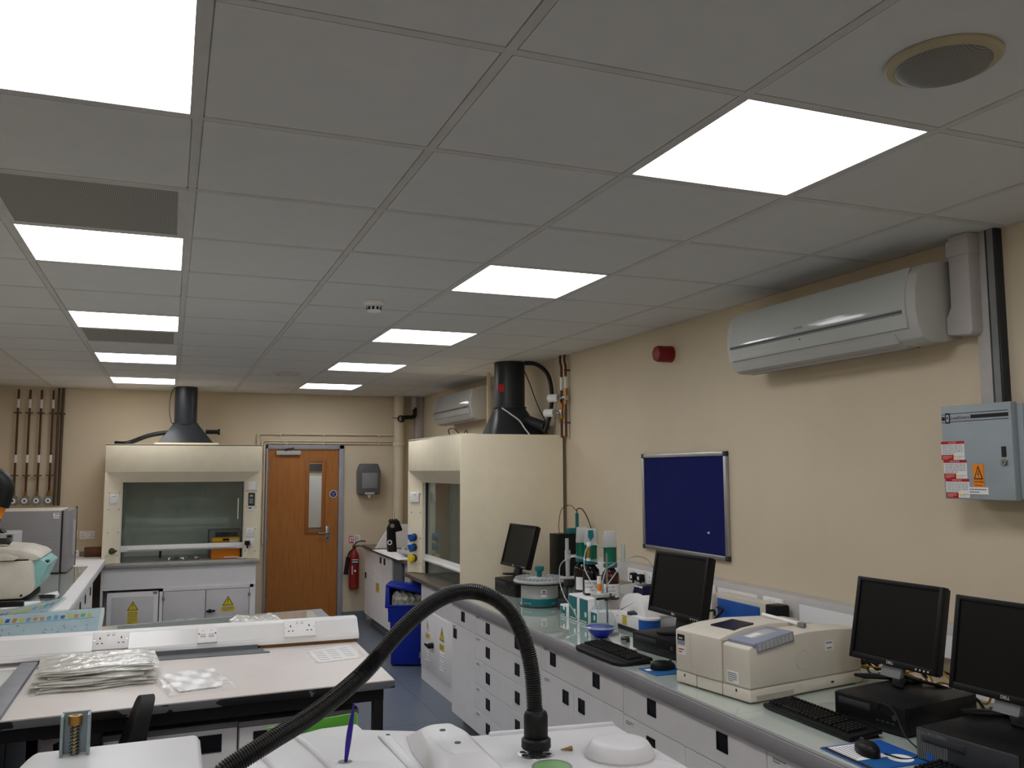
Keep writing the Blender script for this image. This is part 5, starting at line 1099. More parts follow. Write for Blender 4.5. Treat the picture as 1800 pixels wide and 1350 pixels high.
# spectrometer (local frame: x along the front, y into the depth)
t = T('spectrometer', 'large beige bench spectrometer with a lilac keypad on the right bench', 'spectrometer', (1.822, 0.772, ZB), R(-80.5))
w, D_ = 0.385, 0.60
b = B(t, True).m('beige').box(0, w, 0, D_, 0.006, 0.048, 0.004).m('beige_dark').box(0.003, w-0.003, 0.003, D_-0.003, 0.048, 0.053).m('ink')
for x in (0.115, 0.25): b.box(x-0.001, x+0.001, -0.0006, 0.002, 0.006, 0.048)
b.box(0.045, 0.052, -0.0008, 0.002, 0.032, 0.042).box(0.315, 0.322, -0.0008, 0.002, 0.032, 0.042)
b.m('beige_dark').box(w-0.002, w+0.0006, 0.03, 0.22, 0.006, 0.026)
b.m('black_rubber')
for x in (0.02, w-0.05):
    for y in (0.02, D_-0.05): b.box(x, x+0.03, y, y+0.03, 0, 0.007)
b.done('plinth')
side = [(0.0, 0.053), (D_, 0.053), (D_, 0.206), (0.46, 0.218), (0.3, 0.222), (0.16, 0.214), (0.07, 0.203), (0.01, 0.195), (0.0, 0.188)]
B(t, True).m('beige').prism(side, 'x', 0.255, w, 0.004).done('right_housing')
B(t, True).m('beige').prism([(0.0, 0.053), (D_, 0.053), (D_, 0.2), (0.45, 0.215), (0.25, 0.226), (0.12, 0.222), (0.02, 0.210), (0.0, 0.203)], 'x', 0.0, 0.09, 0.004).done('left_housing')
lid = [(-0.006, 0.053), (0.5, 0.053), (0.5, 0.215), (0.38, 0.232), (0.25, 0.238), (0.12, 0.23), (0.03, 0.214), (-0.006, 0.205)]
b = B(t, True).m('beige').prism(lid, 'x', 0.0905, 0.247, 0.005); b.m('beige_dark').box(0.2475, 0.2545, 0.004, 0.5, 0.05, 0.2); b.done('sample_lid')
M2_ = Matrix.Translation((0.168, 0.14, 0.2335)) @ Matrix.Rotation(R(6), 4, 'X')
B(t, True).m('navy').prism([(-0.062, -0.055), (0.062, -0.055), (0.055, 0.055), (-0.055, 0.055)], 'z', -0.006, 0.0014, M=M2_).done('dark_window', label='dark blue window in the lid')
B(t, True).m('white_plastic').cyl((0.115, 0.36, 0.244), (0.30, 0.36, 0.233), 0.007, seg=12).m('mid_grey').box(0.295, 0.325, 0.35, 0.37, 0.222, 0.24, 0.003).done('rod_handle', label='white rod handle')
M3 = Matrix.Translation((0.0, 0.02, 0.199)) @ Matrix.Rotation(R(7.2), 4, 'X')
b = B(t, True).m('lilac_grey').box(0.262, w+0.004, 0.0, 0.205, -0.004, 0.009, 0.003, M=M3).box(w-0.002, w+0.005, 0.015, 0.205, -0.028, 0.008, 0.002, M=M3)
b.m('light_grey').box(0.285, 0.345, 0.05, 0.17, 0.007, 0.0105, 0.001, M=M3).m('paper').box(0.30, 0.33, 0.05, 0.11, 0.01, 0.0112, M=M3)
for k in range(9): b.m('light_grey').box(w+0.003, w+0.0062, 0.02+0.02*k, 0.036+0.02*k, -0.022, 0.003, M=M3)
b.done('keypad', label='lilac grey keypad')
b = B(t, True).m('ink').box(0.012, 0.052, -0.0012, 0.001, 0.165, 0.188).m('lilac_grey').box(0.012, 0.052, -0.0014, 0.001, 0.15, 0.166).m('paper').box(0.015, 0.056, -0.0012, 0.001, 0.113, 0.143).m('paper').box(0.02, 0.04, -0.002, 0, 0.172, 0.176)
text_rows(b, 0.019, 0.052, 0.118, 0.138, 2, -0.0013, 'red', 0.4); b.done('front_badge', label='dark badge and white label'); b = B(t, True).m('paper').box(0.275, 0.33, -0.0012, 0.001, 0.06, 0.10); text_rows(b, 0.28, 0.325, 0.063, 0.097, 5, -0.0014); b.done('rating_label', label='small white rating label')
B(t, True).m('beige_dark').cyl((w, 0.27, 0.125), (w+0.0012, 0.27, 0.125), 0.036, seg=36).m('beige').cyl((w, 0.27, 0.125), (w+0.0022, 0.27, 0.125), 0.0345, seg=36).done('round_plug', label='round blanking disc')
b = B(t, True).m('paper').box(w-0.001, w+0.001, 0.395, 0.44, 0.145, 0.178).m('ink_soft').box(w, w+0.0014, 0.40, 0.435, 0.169, 0.174).box(w, w+0.0014, 0.405, 0.432, 0.150, 0.155); b.done('side_label', label='white side label')
b = B(t, True).m('beige').box(w-0.001, w+0.002, 0.27, 0.52, 0.012, 0.04, 0.001).m('ink').box(w+0.001, w+0.003, 0.42, 0.435, 0.024, 0.03); b.done('side_panel')
# blue fronted box file behind it
t = T('document_box', 'grey box with a bright blue front behind the spectrometer, against the trunking', 'box', (2.6, 1.44, ZB))
B(t).m('beige').box(2.605, 2.68, 1.22, 1.65, ZB, 1.07, 0.005).box(2.575, 2.605, 1.635, 1.65, ZB, 1.068, 0.003).done('case'); B(t).m('blue_plastic').box(2.598, 2.606, 1.28, 1.62, 0.9, 1.048, 0.003).done('blue_panel', label='bright blue front')
# cables behind the computers: each run is one thing
rr = random.Random(5)
def cable(label, pts, r, m_, grp='cables behind the computers'):
    t = tag(B().m(m_).tube(pts, r, seg=8, n=6).done('cable'), label, 'cable', grp); return t
def tangle(y0, y1, seed, n=9):
    r_ = random.Random(seed); P = []
    for k in range(n):
        u = k/(n-1); P.append((2.58+r_.uniform(-0.08, 0.09), y0+(y1-y0)*u+r_.uniform(-0.05, 0.05), 0.895+r_.uniform(0.0, 0.085)))
    return P
cable('bright yellow network cable tangled beside the back of the spectrometer', tangle(0.66, 0.25, 1, 10), 0.004, 'yellow_cable')
cable('yellow network cable looping behind the silver monitor neck', tangle(0.62, 0.02, 2, 11), 0.004, 'yellow_cable')
cable('dull yellow cable trailing low behind the silver monitor neck', tangle(0.55, -0.2, 6, 10), 0.0035, 'yellow_cable')
cable('thin black cable mixed into the yellow cables by the spectrometer', tangle(0.68, 0.2, 4, 10), 0.004, 'black_rubber')
cable('yellow network cable bowing between the two near monitors', [(2.66, 0.05, 0.99), (2.58, 0.02, 1.0), (2.48, 0.0, 0.95), (2.44, -0.02, 0.90), (2.5, -0.15, 0.89)], 0.005, 'yellow_cable')
cable('coil of black cable beside the spectrometer back corner', [(2.60+0.03*math.cos(k*0.8), 0.565+0.06*math.sin(k*0.8), 0.915+0.012*math.sin(k*2.1)+0.0025*k) for k in range(24)], 0.005, 'black_rubber')
cable('black monitor lead hanging in front of the silver neck', [(2.36, 0.25, 1.04), (2.34, 0.22, 1.0), (2.36, 0.12, 0.985), (2.42, 0.02, 0.965), (2.44, -0.05, 0.92), (2.46, -0.1, 0.89)], 0.0055, 'black_rubber')
cable('black cable running behind the nearest computers', [(2.5, 0.1, 0.89), (2.46, -0.03, 0.95), (2.44, -0.12, 0.90), (2.42, -0.25, 0.895), (2.36, -0.4, 0.99)], 0.005, 'black_rubber')
cable('black cable coil beside the middle monitor', [(2.5, 1.75, 0.89), (2.5, 1.66, 0.95), (2.56, 1.6, 0.99), (2.6, 1.66, 0.93), (2.52, 1.6, 0.90), (2.45, 1.5, 0.93), (2.56, 1.52, 1.0), (2.6, 1.62, 1.0)], 0.006, 'black_rubber')
cable('thin black mouse lead near the near printed mat', [(1.885, -0.225, 0.895), (1.92, -0.255, 0.886), (1.955, -0.262, 0.884), (1.985, -0.25, 0.884)], 0.0025, 'black_rubber')
cable('thin black lead crossing the front of the computer behind the near keyboard', [(2.07, -0.01, 0.95), (2.055, -0.04, 0.975), (2.06, -0.09, 0.96), (2.03, -0.16, 0.91), (2.02, -0.23, 0.886)], 0.0025, 'black_rubber')
tag(B().m('dark_red').box(2.36, 2.40, -0.12, -0.09, ZB, ZB+0.02, 0.004).m('green').box(2.34, 2.36, -0.09, -0.07, ZB, ZB+0.015).done('connector'), 'small red cable connector between the two near computers', 'connector')
# ================================================================== left bench
XLB = -0.60
def lunit(label, ya, yb, fr):
    t = cabinet(label, (XLB, ya, 0), R(90), yb-ya, 0.9, 0.1, 0.825, [(k, a, c, z0, z1, hs) for k, a, c, z0, z1, hs in fr], 'white cabinets under the left bench')
    return t
lunit('white cabinet under the left bench next to the dark gap by the fume cupboard', 5.0, 5.86, [('drawer', 0, 0.86, 0.67, 0.822, [(0.156, 0.75), (0.615, 0.75)]), ('door', 0, 0.43, 0.1, 0.67, [(0.36, 0.6)]), ('door', 0.43, 0.86, 0.1, 0.67, [(0.49, 0.6)])])
lunit('white cabinet in the middle of the left bench between centrifuge and grey oven', 4.10, 4.995, [('drawer', 0, 0.895, 0.67, 0.822, [(0.216, 0.75), (0.653, 0.75)]), ('door', 0, 0.445, 0.1, 0.67, [(0.38, 0.6)]), ('door', 0.445, 0.895, 0.1, 0.67, [(0.51, 0.6)])])
lunit('white cabinet of the left bench nearest the island tables', 3.20, 4.095, [('drawer', 0, 0.895, 0.67, 0.822, [(0.216, 0.75), (0.653, 0.75)]), ('door', 0, 0.445, 0.1, 0.67, [(0.38, 0.6)]), ('door', 0.445, 0.895, 0.1, 0.67, [(0.51, 0.6)])])
t = T('worktop', 'long white worktop of the left bench running to the far wall', 'worktop', (-1.1, 4.0, 0.825))
B(t).m('white_laminate').prism([(XL+0.002, 0.2), (-0.585, 0.2), (-0.585, 7.0), (-0.625, 7.0), (-0.625, YF-0.002), (XL+0.002, YF-0.002)], 'z', 0.827, 0.876).done('slab'); B(t).m('white_plastic').box(-0.585, -0.577, 0.2, 7.0, 0.826, 0.879, 0.002).done('edge_strip')
for x0, x1, y0, y1, lb in ((-0.905, -0.675, 3.18, 6.35, 'narrow pale green glass sheet along the front of the left bench'), (-1.64, -0.91, 3.18, 6.35, 'wide pale green glass sheet under the stained centrifuge and the grey oven'), (-1.64, -0.615, 0.25, 2.02, 'pale green glass sheet left of the grey strip on the island table')):
    tag(B().m('bench_glass').box(x0, x1, y0, y1, 0.8765, 0.88, 0.001, 1).done('glass_sheet'), lb, 'glass sheet', 'glass sheets on the left bench')
tag(B().m('black_plastic').box(-0.66, -0.64, 1.2, 3.1, 0.0, 0.825).done('shade_panel'), 'black sheet standing in for the shade under the left bench beside the island table', 'panel')  # black sheet stands in for the darkness under the bench
# oven
t = T('oven', 'big grey laboratory oven with a white asset label on the left bench', 'oven', (-1.2, 6.1, ZB))
B(t).m('oven_grey').box(-1.62, -0.852, 5.83, 6.42, 0.888, 1.387, 0.006).m('beige').box(-1.62, -0.86, 5.85, 6.41, 1.382, 1.394, 0.004).m('ink').box(-1.6, -0.86, 5.85, 6.4, ZB, 0.889).m('beige_dark').box(-1.62, -0.853, 5.8285, 5.831, 1.13, 1.132).done('case')
b = B(t).m('oven_grey').prism([(5.83, 0.886), (6.42, 0.886), (6.42, 1.392), (5.83, 1.392)], 'x', -0.842, -0.79, 0.012); b.m('ink').box(-0.852, -0.842, 5.835, 6.415, 0.89, 1.384).m('brown_pipe').box(-0.80, -0.786, 6.40, 6.43, 0.89, 1.40); b.done('door', label='grey door with a black seal')
B(t).m('light_grey').box(-0.793, -0.772, 6.1, 6.13, 1.0, 1.30, 0.006).done('door_handle', label='pale upright door handle')
b = B(t).m('paper').box(-0.912, -0.868, 5.827, 5.831, 1.325, 1.37).m('ink').box(-0.91, -0.87, 5.8262, 5.829, 1.337, 1.341).box(-0.897, -0.89, 5.8262, 5.829, 1.353, 1.366).m('ink_soft').box(-0.885, -0.875, 5.8262, 5.829, 1.353, 1.366); b.done('asset_label', label='white asset label')
tag(B().m('white_plastic').box(-0.86, -0.83, 6.85, 6.87, 0.88, 1.02, 0.002).done('white_post'), 'narrow white upright strip behind the oven on the left bench', 'strip')
t = T('wood_block', 'brown wooden block at the far end of the left bench', 'block', (-0.72, 7.42, ZB)); B(t).m('wood_block').prism([(7.30, 0.88), (7.42, 0.88), (7.42, 0.965), (7.30, 0.965), (7.285, 0.925)], 'x', -0.79, -0.635, 0.003).done('block')
tag(B().m('white_plastic').box(-0.90, -0.84, 7.36, 7.40, 0.88, 0.945, 0.004).m('ink').cyl((-0.87, 7.36, 0.915), (-0.87, 7.357, 0.915), 0.01).m('mid_grey').box(-0.835, -0.80, 7.37, 7.4, 0.88, 0.925, 0.004).done('small_box'), 'small white box with a black dot beside the wooden block', 'box')
# centrifuge
t = T('centrifuge', 'cream stained centrifuge with a pale teal front panel on the left bench', 'centrifuge', (-1.15, 4.5, ZB))
prof = [(-1.55, 0.895), (-0.90, 0.895), (-0.845, 0.925), (-0.825, 0.97), (-0.84, 1.10), (-0.85, 1.135), (-1.55, 1.135)]
B(t).m('off_white').prism(prof, 'y', 4.22, 4.85, 0.012, seg=3).m('ink').box(-1.5, -0.86, 4.26, 4.8, ZB, 0.9).m('ink').cyl((-0.90, 4.219, 0.915), (-0.90, 4.216, 0.915), 0.008, seg=12).done('case')
B(t).m('off_white').prism([(-1.55, 1.14), (-0.84, 1.13), (-0.795, 1.145), (-0.83, 1.175), (-0.92, 1.205), (-1.05, 1.218), (-1.55, 1.22)], 'y', 4.24, 4.83, 0.01, seg=3).m('ink').box(-1.5, -0.87, 4.228, 4.8, 1.134, 1.142).done('lid')
B(t).m('off_white').prism([(-1.55, 1.14), (-0.95, 1.14), (-0.92, 1.155), (-1.0, 1.185), (-1.55, 1.185)], 'y', 4.2, 4.24, 0.004).done('front_lip')
B(t).m('pale_teal').hull([(-0.86, y, 1.125) for y in (4.26, 4.8)]+[(-0.815, y, 1.145) for y in (4.26, 4.8)]+[(-0.757, y, 1.10) for y in (4.26, 4.8)]+[(-0.785, y, 1.035) for y in (4.26, 4.8)]+[(-0.815, y, 0.955) for y in (4.26, 4.8)]+[(-0.85, y, 1.0) for y in (4.26, 4.8)], 0.004).m('navy').box(-0.785, -0.765, 4.3, 4.4, 1.105, 1.122).done('control_panel', label='pale teal control panel')
rr = random.Random(9)
tag(B().m('black_rubber').tube([(-1.12+0.11*math.cos(1.1*k)+rr.uniform(-0.02, 0.02), 4.42+0.08*math.sin(1.1*k)+rr.uniform(-0.02, 0.02), 1.232+0.0015*k) for k in range(22)], 0.007, seg=8, n=4).done('power_cable'), 'coil of black cable lying on the centrifuge lid', 'cable')
tag(B().m('ink').tube([(-0.80, 4.3, 0.888), (-0.74, 4.28, 0.888), (-0.72, 4.34, 0.888), (-0.76, 4.38, 0.888), (-0.82, 4.38, 0.888)], 0.006).m('paper').hull([(-0.80, 4.4, 0.882), (-0.70, 4.42, 0.882), (-0.72, 4.5, 0.9), (-0.8, 4.5, 0.883)]).done('power_lead'), 'black looped lead beside the centrifuge base', 'cable')
t = T('control_unit', 'pale grey device with round buttons and a black handle behind the centrifuge', 'instrument', (-1.3, 5.2, ZB))
B(t).m('light_grey').box(-1.6, -1.07, 5.02, 5.4, ZB, 1.265, 0.01).done('case'); B(t).m('black_plastic').hull([(-1.5, 5.03, 1.265), (-1.13, 5.03, 1.265), (-1.5, 5.15, 1.265), (-1.13, 5.15, 1.265), (-1.5, 5.04, 1.295), (-1.16, 5.04, 1.295), (-1.5, 5.14, 1.295), (-1.16, 5.14, 1.295)], 0.01).done('handle', label='black handle')
B(t).m('mid_grey').box(-1.12, -1.08, 5.016, 5.022, 1.19, 1.255).m('ink').box(-1.115, -1.085, 5.015, 5.022, 1.235, 1.25).done('display', label='small grey display'); b = B(t)
for x, z in ((-1.20, 1.24), (-1.235, 1.225), (-1.2, 1.21), (-1.17, 1.225)): b.m('ink').cyl((x, 5.022, z), (x, 5.014, z), 0.009, seg=12)
b.done('buttons', label='dark round buttons')
t = T('hand_tool', 'white device with black grip and red spot near the printed packs', 'instrument', (-0.9, 3.6, ZB))
B(t).m('white_plastic').box(-1.25, -0.74, 3.45, 3.85, ZB, 0.925, 0.012).done('case'); B(t).m('black_plastic').box(-0.93, -0.79, 3.5, 3.54, 0.94, 0.972, 0.008).cyl((-0.92, 3.52, 0.925), (-0.92, 3.52, 0.95), 0.012).cyl((-0.80, 3.52, 0.925), (-0.80, 3.52, 0.95), 0.012).done('grip', label='black ribbed grip'); B(t).m('ink').box(-0.95, -0.83, 3.445, 3.451, 0.885, 0.905).m('red').cyl((-0.87, 3.446, 0.908), (-0.87, 3.438, 0.908), 0.018).done('front_label', label='black and red label')
# extraction arm at the left edge
t = T('extraction_arm', 'black and yellow jointed extraction arm cut off by the left edge of the picture', 'extraction arm', (-1.42, 4.0, 1.3))
B(t).m('black_rubber').tube([(-1.66, 4.0, 1.66), (-1.5, 4.0, 1.69), (-1.2, 4.0, 1.70), (-1.06, 4.0, 1.675), (-1.005, 4.0, 1.62), (-1.01, 4.0, 1.55), (-1.025, 4.0, 1.50)], 0.066, seg=20, n=6).done('elbow', label='black elbow')
B(t).m('orange').cyl((-1.02, 4.0, 1.53), (-1.05, 4.0, 1.43), 0.056, 0.053, seg=24).done('yellow_sleeve', label='yellow sleeve'); B(t).m('black_rubber').cyl((-1.048, 4.0, 1.435), (-1.09, 4.0, 1.32), 0.05, 0.056, seg=24).done('nozzle', label='black nozzle')

# ================================================================== island
t = T('lab_table', 'island laboratory table with a worn black edge and white top', 'table', (0.15, 1.6, 0))
B(t).m('white_top').prism([(-0.56, 1.168), (0.818, 1.238), (0.83, 2.10), (-0.56, 2.13)], 'z', 0.876, 0.88).done('white_top', label='white laminate top')
B(t).m('worn_black').prism([(-0.57, 1.166), (0.82, 1.237), (0.832, 2.10), (-0.57, 2.13)], 'z', 0.848, 0.876, 0.002).done('worn_edge', label='worn black edge board')
b = B(t).m('black_plastic').prism([(-0.6, 1.19), (0.78, 1.26), (0.78, 1.30), (-0.6, 1.23)], 'z', 0.80, 0.848).box(-0.6, 0.78, 2.02, 2.06, 0.80, 0.848).box(0.74, 0.78, 1.3, 2.02, 0.80, 0.848); b.done('frame_rails', label='black steel frame')
for x, y in ((0.74, 1.262), (0.74, 2.02), (-0.27, 1.212), (-0.56, 1.19), (-0.56, 2.02)): B(t).m('black_plastic').box(x, x+0.04, y, y+0.04, 0, 0.80, 0.002).done('leg', label='black square leg')
def iunit(label, x0, W_, hx):
    t = T('base_cabinet', label, 'cabinet', (x0, 1.31, 0), R(2.0), 'grey cabinets under the island table')
    B(t, True).m('grey_laminate').box(0.001, W_-0.001, 0.02, 0.6, 0.08, 0.742).done('carcass'); B(t, True).m('plinth').box(0.001, W_-0.001, 0.08, 0.58, 0, 0.08).done('plinth')
    B(t, True).m('mid_grey').box(-0.001, W_+0.001, -0.004, 0.6, 0.742, 0.76).done('top_board', label='top board toned grey for the shade under the table')  # shade under the table is put into this board's grey
    d_ = B(t, True).m('white_laminate').box(0.002, W_-0.002, 0, 0.019, 0.55, 0.738, 0.0012, 1).done('drawer'); e_ = B(t, True).m('white_laminate').box(0.002, W_-0.002, 0, 0.019, 0.082, 0.546, 0.0012, 1).done('door')
    b = B(d_, True); pull(b, hx, 0.688, 0.085, 0.064); b.done('handle', label='black recessed pull'); b = B(e_, True); pull(b, hx, 0.49, 0.085, 0.064); b.done('handle', label='black recessed pull')
    return t
iunit('grey cabinet under the island table, left unit near the black chair', -0.23, 0.465, 0.365)
iunit('grey cabinet under the island table, right unit beside the black table leg', 0.238, 0.455, 0.095)
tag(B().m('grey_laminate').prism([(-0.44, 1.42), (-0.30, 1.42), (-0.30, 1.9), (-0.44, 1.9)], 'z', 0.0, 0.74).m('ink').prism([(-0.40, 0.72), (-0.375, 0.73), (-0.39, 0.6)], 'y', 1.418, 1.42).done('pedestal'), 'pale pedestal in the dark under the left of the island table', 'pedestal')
t = T('lab_table', 'rear island table with a glass top and a grey tape border', 'table', (0.15, 2.6, 0))
B(t).m('grey_laminate').prism([(-0.57, 2.135), (0.832, 2.105), (0.838, 3.156), (-0.57, 2.985)], 'z', 0.845, 0.876, 0.002).done('board'); B(t).m('tape_grey').prism([(-0.57, 2.135), (0.832, 2.105), (0.838, 3.156), (-0.57, 2.985)], 'z', 0.876, 0.879).done('tape_border', label='grey tape border')
B(t).m('bench_glass').prism([(-0.55, 2.2), (0.77, 2.2), (0.77, 3.085), (-0.55, 2.94)], 'z', 0.879, 0.8825).done('glass_top', label='pale glass top')
for x, y in ((0.76, 2.2), (0.76, 3.05), (-0.5, 2.9)): B(t).m('black_plastic').box(x, x+0.04, y, y+0.04, 0, 0.845).done('leg', label='black leg')
B(t).m('grey_laminate').box(-0.4, 0.7, 2.4, 2.9, 0.0, 0.8).done('under_cabinet')
# trunking across the island
Mr = Matrix.Translation((0.83, 2.06, 0)) @ Matrix.Rotation(R(-1.1), 4, 'Z') @ Matrix.Translation((-0.83, -2.06, 0))
t = T('bench_trunking', 'white sloping power trunking running across the island tables', 'trunking', (0.1, 2.15, 0.88))
tp = [(2.052, 0.896), (2.052, 0.917), (2.112, 0.989), (2.178, 0.989), (2.238, 0.917), (2.238, 0.896)]
B(t).m('white_plastic').prism(tp, 'x', -1.65, 0.842, 0.002, M=Mr, seg=1).done('channel')
b = B(t).m('white_gloss'); nx = Vector((0, -0.781, 0.625))
for a, c in ((-1.6, 0.838),): b.hull([Vector((x, 2.052+u*0.06, 0.917+u*0.072))+nx*k for x in (a, c) for u in (0.07, 0.9) for k in (0.0, 0.0015)], M=Mr)
b.done('cover_strip')
B(t).m('brown_board').box(0.38, 0.835, 2.06, 2.2, 0.8802, 0.8965, M=Mr).done('brown_packer', label='brown board under the trunking')
rz0 = R(-1.1)
def tsock(x, lb, **k):
    p = Mr @ Vector((x, 2.081, 0.952)); q = Mr.to_3x3() @ nx
    return socket_thing(*(p+q*0.0015), rz0, lb, tilt=-R(38.7), **k)
tsock(-0.257, 'double white socket on the left of the island trunking, above the stack of plastic bags')
tsock(0.147, 'square white data outlet in the middle of the island trunking', w=0.086, switches=0, holes=False, data=True, name='data_outlet', cat='outlet')
tsock(0.563, 'double white socket at the right end of the island trunking')
tag(B().m('tape_dark').prism([(-0.53, 2.085), (-0.53, 1.985), (0.415, 1.955), (0.41, 1.985), (0.395, 1.99), (0.39, 2.064)], 'z', 0.8802, 0.884).box(-0.53, 0.37, 2.048, 2.056, 0.884, 0.902, M=Mr).done('grey_tape'), 'flat grey tape strip along the foot of the island trunking', 'tape')
tag(B().m('tape_grey').prism([(-0.615, 1.17), (-0.535, 1.17), (-0.535, 2.07), (-0.60, 2.07)], 'z', 0.8805, 0.897, 0.003).done('joint_strip'), 'grey cover strip between the left bench and the island table', 'strip')
# bags and papers
rb = random.Random(21)
def sheet(x0, x1, y0, y1, z, amp, ang, seed):
    r_ = random.Random(seed); ph = [r_.uniform(0, 6) for _ in range(6)]; cx, cy = (x0+x1)/2, (y0+y1)/2; ca, sa = math.cos(ang), math.sin(ang)
    def f(u, v):
        X, Y = (x0-cx)+(x1-x0)*u, (y0-cy)+(y1-y0)*v
        e_ = 0.012*math.sin(9*u+ph[0])*(1 if v < 0.02 or v > 0.98 else 0)
        w_ = math.sin(11*u+4*v+ph[1])*0.4+math.sin(23*v-7*u+ph[2])*0.35+math.sin(31*u+19*v+ph[3])*0.25
        edge = min(1, 6*min(u, 1-u, v, 1-v)+0.25)
        return (cx+X*ca-Y*sa, cy+X*sa+Y*ca+e_, z+amp*(w_*0.5+0.5)*edge)
    return f
for k in range(10):
    dx, dy = rb.uniform(-0.025, 0.03), rb.uniform(-0.02, 0.02)
    tag(B().m('clear_plastic').grid(sheet(-0.49+dx, -0.085+dx, 1.50+dy+0.012*k, 1.93+dy, 0.8815+0.0072*k, 0.010, rb.uniform(-0.05, 0.12), k), 34, 26, th=0.0022).done('plastic_bag'), 'flat clear plastic bag in the thick stack on the left of the island table', 'plastic bag', 'stacked clear plastic bags')
t = T('document_bag', 'clear bag holding folded white paper in the middle of the island table', 'plastic bag', (0.07, 1.47, 0.88), R(12))
B(t, True).m('sleeve').grid(lambda u, v: (-0.12+0.25*u, -0.17+0.36*v, 0.016+0.005*math.sin(17*u)*math.sin(13*v)-0.008*(1 if u in (0, 1) or v in (0, 1) else 0)), 22, 22, th=0.012).done('bag'); B(t, True).m('paper').box(-0.075, 0.085, -0.12, 0.15, 0.004, 0.0075).box(-0.03, 0.08, -0.08, 0.14, 0.008, 0.010, M=Matrix.Rotation(R(-6), 4, 'Z')).done('folded_paper', label='folded white paper')
t = T('document_sleeve', 'clear sleeve with printed white sheets at the right end of the island table', 'document', (0.68, 1.81, 0.88))
b = B(t).m('paper').prism([(0.585, 1.65), (0.785, 1.69), (0.782, 2.0), (0.575, 1.91)], 'z', 0.8805, 0.8825).m('ink_soft')
for c in range(3):
    for k in range(5): b.box(0.60+0.06*c, 0.64+0.06*c, 1.70+0.045*k+0.02*c, 1.706+0.045*k+0.02*c, 0.8824, 0.8828)
b.done('printed_sheet', label='printed sheet'); B(t).m('film').grid(lambda u, v: (0.565+0.235*u, (1.625+0.05*u)+(0.305+0.04*u)*v, 0.8862+0.0008*math.sin(7*u+3*v)), 16, 12, th=0.001).done('sleeve')
tag(B().m('clear_plastic').grid(sheet(0.30, 0.56, 2.74, 2.96, 0.884, 0.03, 0.05, 77), 24, 18, th=0.003).done('plastic_bag'), 'crumpled clear bag on the rear glass topped island table', 'plastic bag')
# printed packs behind the trunking
def pack(label, P0, U, V, th, seed, nsq):
    """flat pack: corner P0, edge vectors U (along) and V (up the slope)"""
    U, V = Vector(U), Vector(V); n = U.cross(V).normalized(); P0 = Vector(P0)
    t = T('printed_pack', label, 'posters', P0)
    def at(u, v, d=0.0): return P0+U*u+V*v+n*d
    def slab(b, u0, u1, v0, v1, d0, d1): return b.hull([at(u, v, d) for u in (u0, u1) for v in (v0, v1) for d in (d0, d1)])
    slab(B(t).m('paper'), 0, 1, 0, 1, -th, -0.001).done('paper_stack', label='white paper edges')
    b = slab(B(t).m('poster'), 0.0, 0.985, 0, 0.98, -0.001, 0.0); r_ = random.Random(seed)
    cols = ['red', 'yellow', 'green', 'cyan_print', 'blue_plastic', 'orange', 'teal', 'lilac_grey', 'navy']
    b.m('cyan_print'); slab(b, 0, 0.96, 0.655, 0.675, 0.0, 0.0006)
    for k in range(nsq):
        u = (k+0.5)/nsq*0.95; b.m(r_.choice(cols)); w = 0.3/nsq
        slab(b, u-w, u+w, 0.70+r_.uniform(0, 0.03), 0.82+r_.uniform(0, 0.03), 0.0, 0.0006)
    for k in range(60):
        u, v = r_.uniform(0.02, 0.94), r_.uniform(0.05, 0.6); b.m(r_.choice(['lilac_grey', 'lilac_grey', 'cyan_print', 'red'])); slab(b, u, u+0.008, v, v+0.03, 0, 0.0005)
    b.done('printed_face', label='pale blue sheet with a colourful strip')
    b = B(t).m('clear'); slab(b, -0.005, 1.0, -0.01, 1.01, 0.002, 0.003).done('clear_wrap'); return t
pack('pack of pale blue posters with a colourful strip leaning behind the island trunking', (-1.25, 2.36, 0.915), (0.93, 0.0, 0.022), (0.0, 0.30, 0.09), 0.03, 4, 30)
pack('second printed pack poking up behind the front poster pack', (-1.05, 2.62, 0.90), (0.42, 0.0, 0.075), (0.12, 0.22, 0.09), 0.01, 8, 16)
# chair
t = T('lab_chair', 'black padded chair pushed against the island table, seen edge on', 'chair', (-0.33, 0.96, 0), R(-87))
Mb = Matrix.Rotation(R(90), 4, 'X')
def back(u, v):
    x = -0.2+0.4*u; e_ = abs(2*u-1)
    hz = 0.56+(0.40-0.10*e_**3)*v
    y = 0.12+0.11*v-0.03*e_**2
    return (x*(1-0.25*max(0, v-0.55)), hz, -y)
B(t, True).m('chair_black').grid(back, 18, 14, th=0.042, M=Mb).done('backrest', label='curved black backrest')
B(t, True).m('black_plastic').box(-0.21, 0.21, -0.24, 0.18, 0.44, 0.50, 0.025, seg=3).done('seat'); B(t, True).m('black_plastic').box(-0.03, 0.03, 0.16, 0.19, 0.46, 0.62, 0.005).done('back_bar')
B(t, True).m('dark_grey').cyl((0, 0, 0.1), (0, 0, 0.44), 0.025).done('column')
for k in range(5):
    a = 2*PI*k/5; lg = B(t, True).m('black_plastic').hull([(0.03*math.cos(a+s), 0.03*math.sin(a+s), z) for s in (-1, 1) for z in (0.07, 0.11)]+[(0.27*math.cos(a+s*0.06), 0.27*math.sin(a+s*0.06), z) for s in (-1, 1) for z in (0.06, 0.08)]).done('leg')
    B(lg, True).m('black_rubber').cyl((0.26*math.cos(a)-0.012, 0.26*math.sin(a), 0.03), (0.26*math.cos(a)+0.012, 0.26*math.sin(a), 0.03), 0.03, seg=16).done('castor')
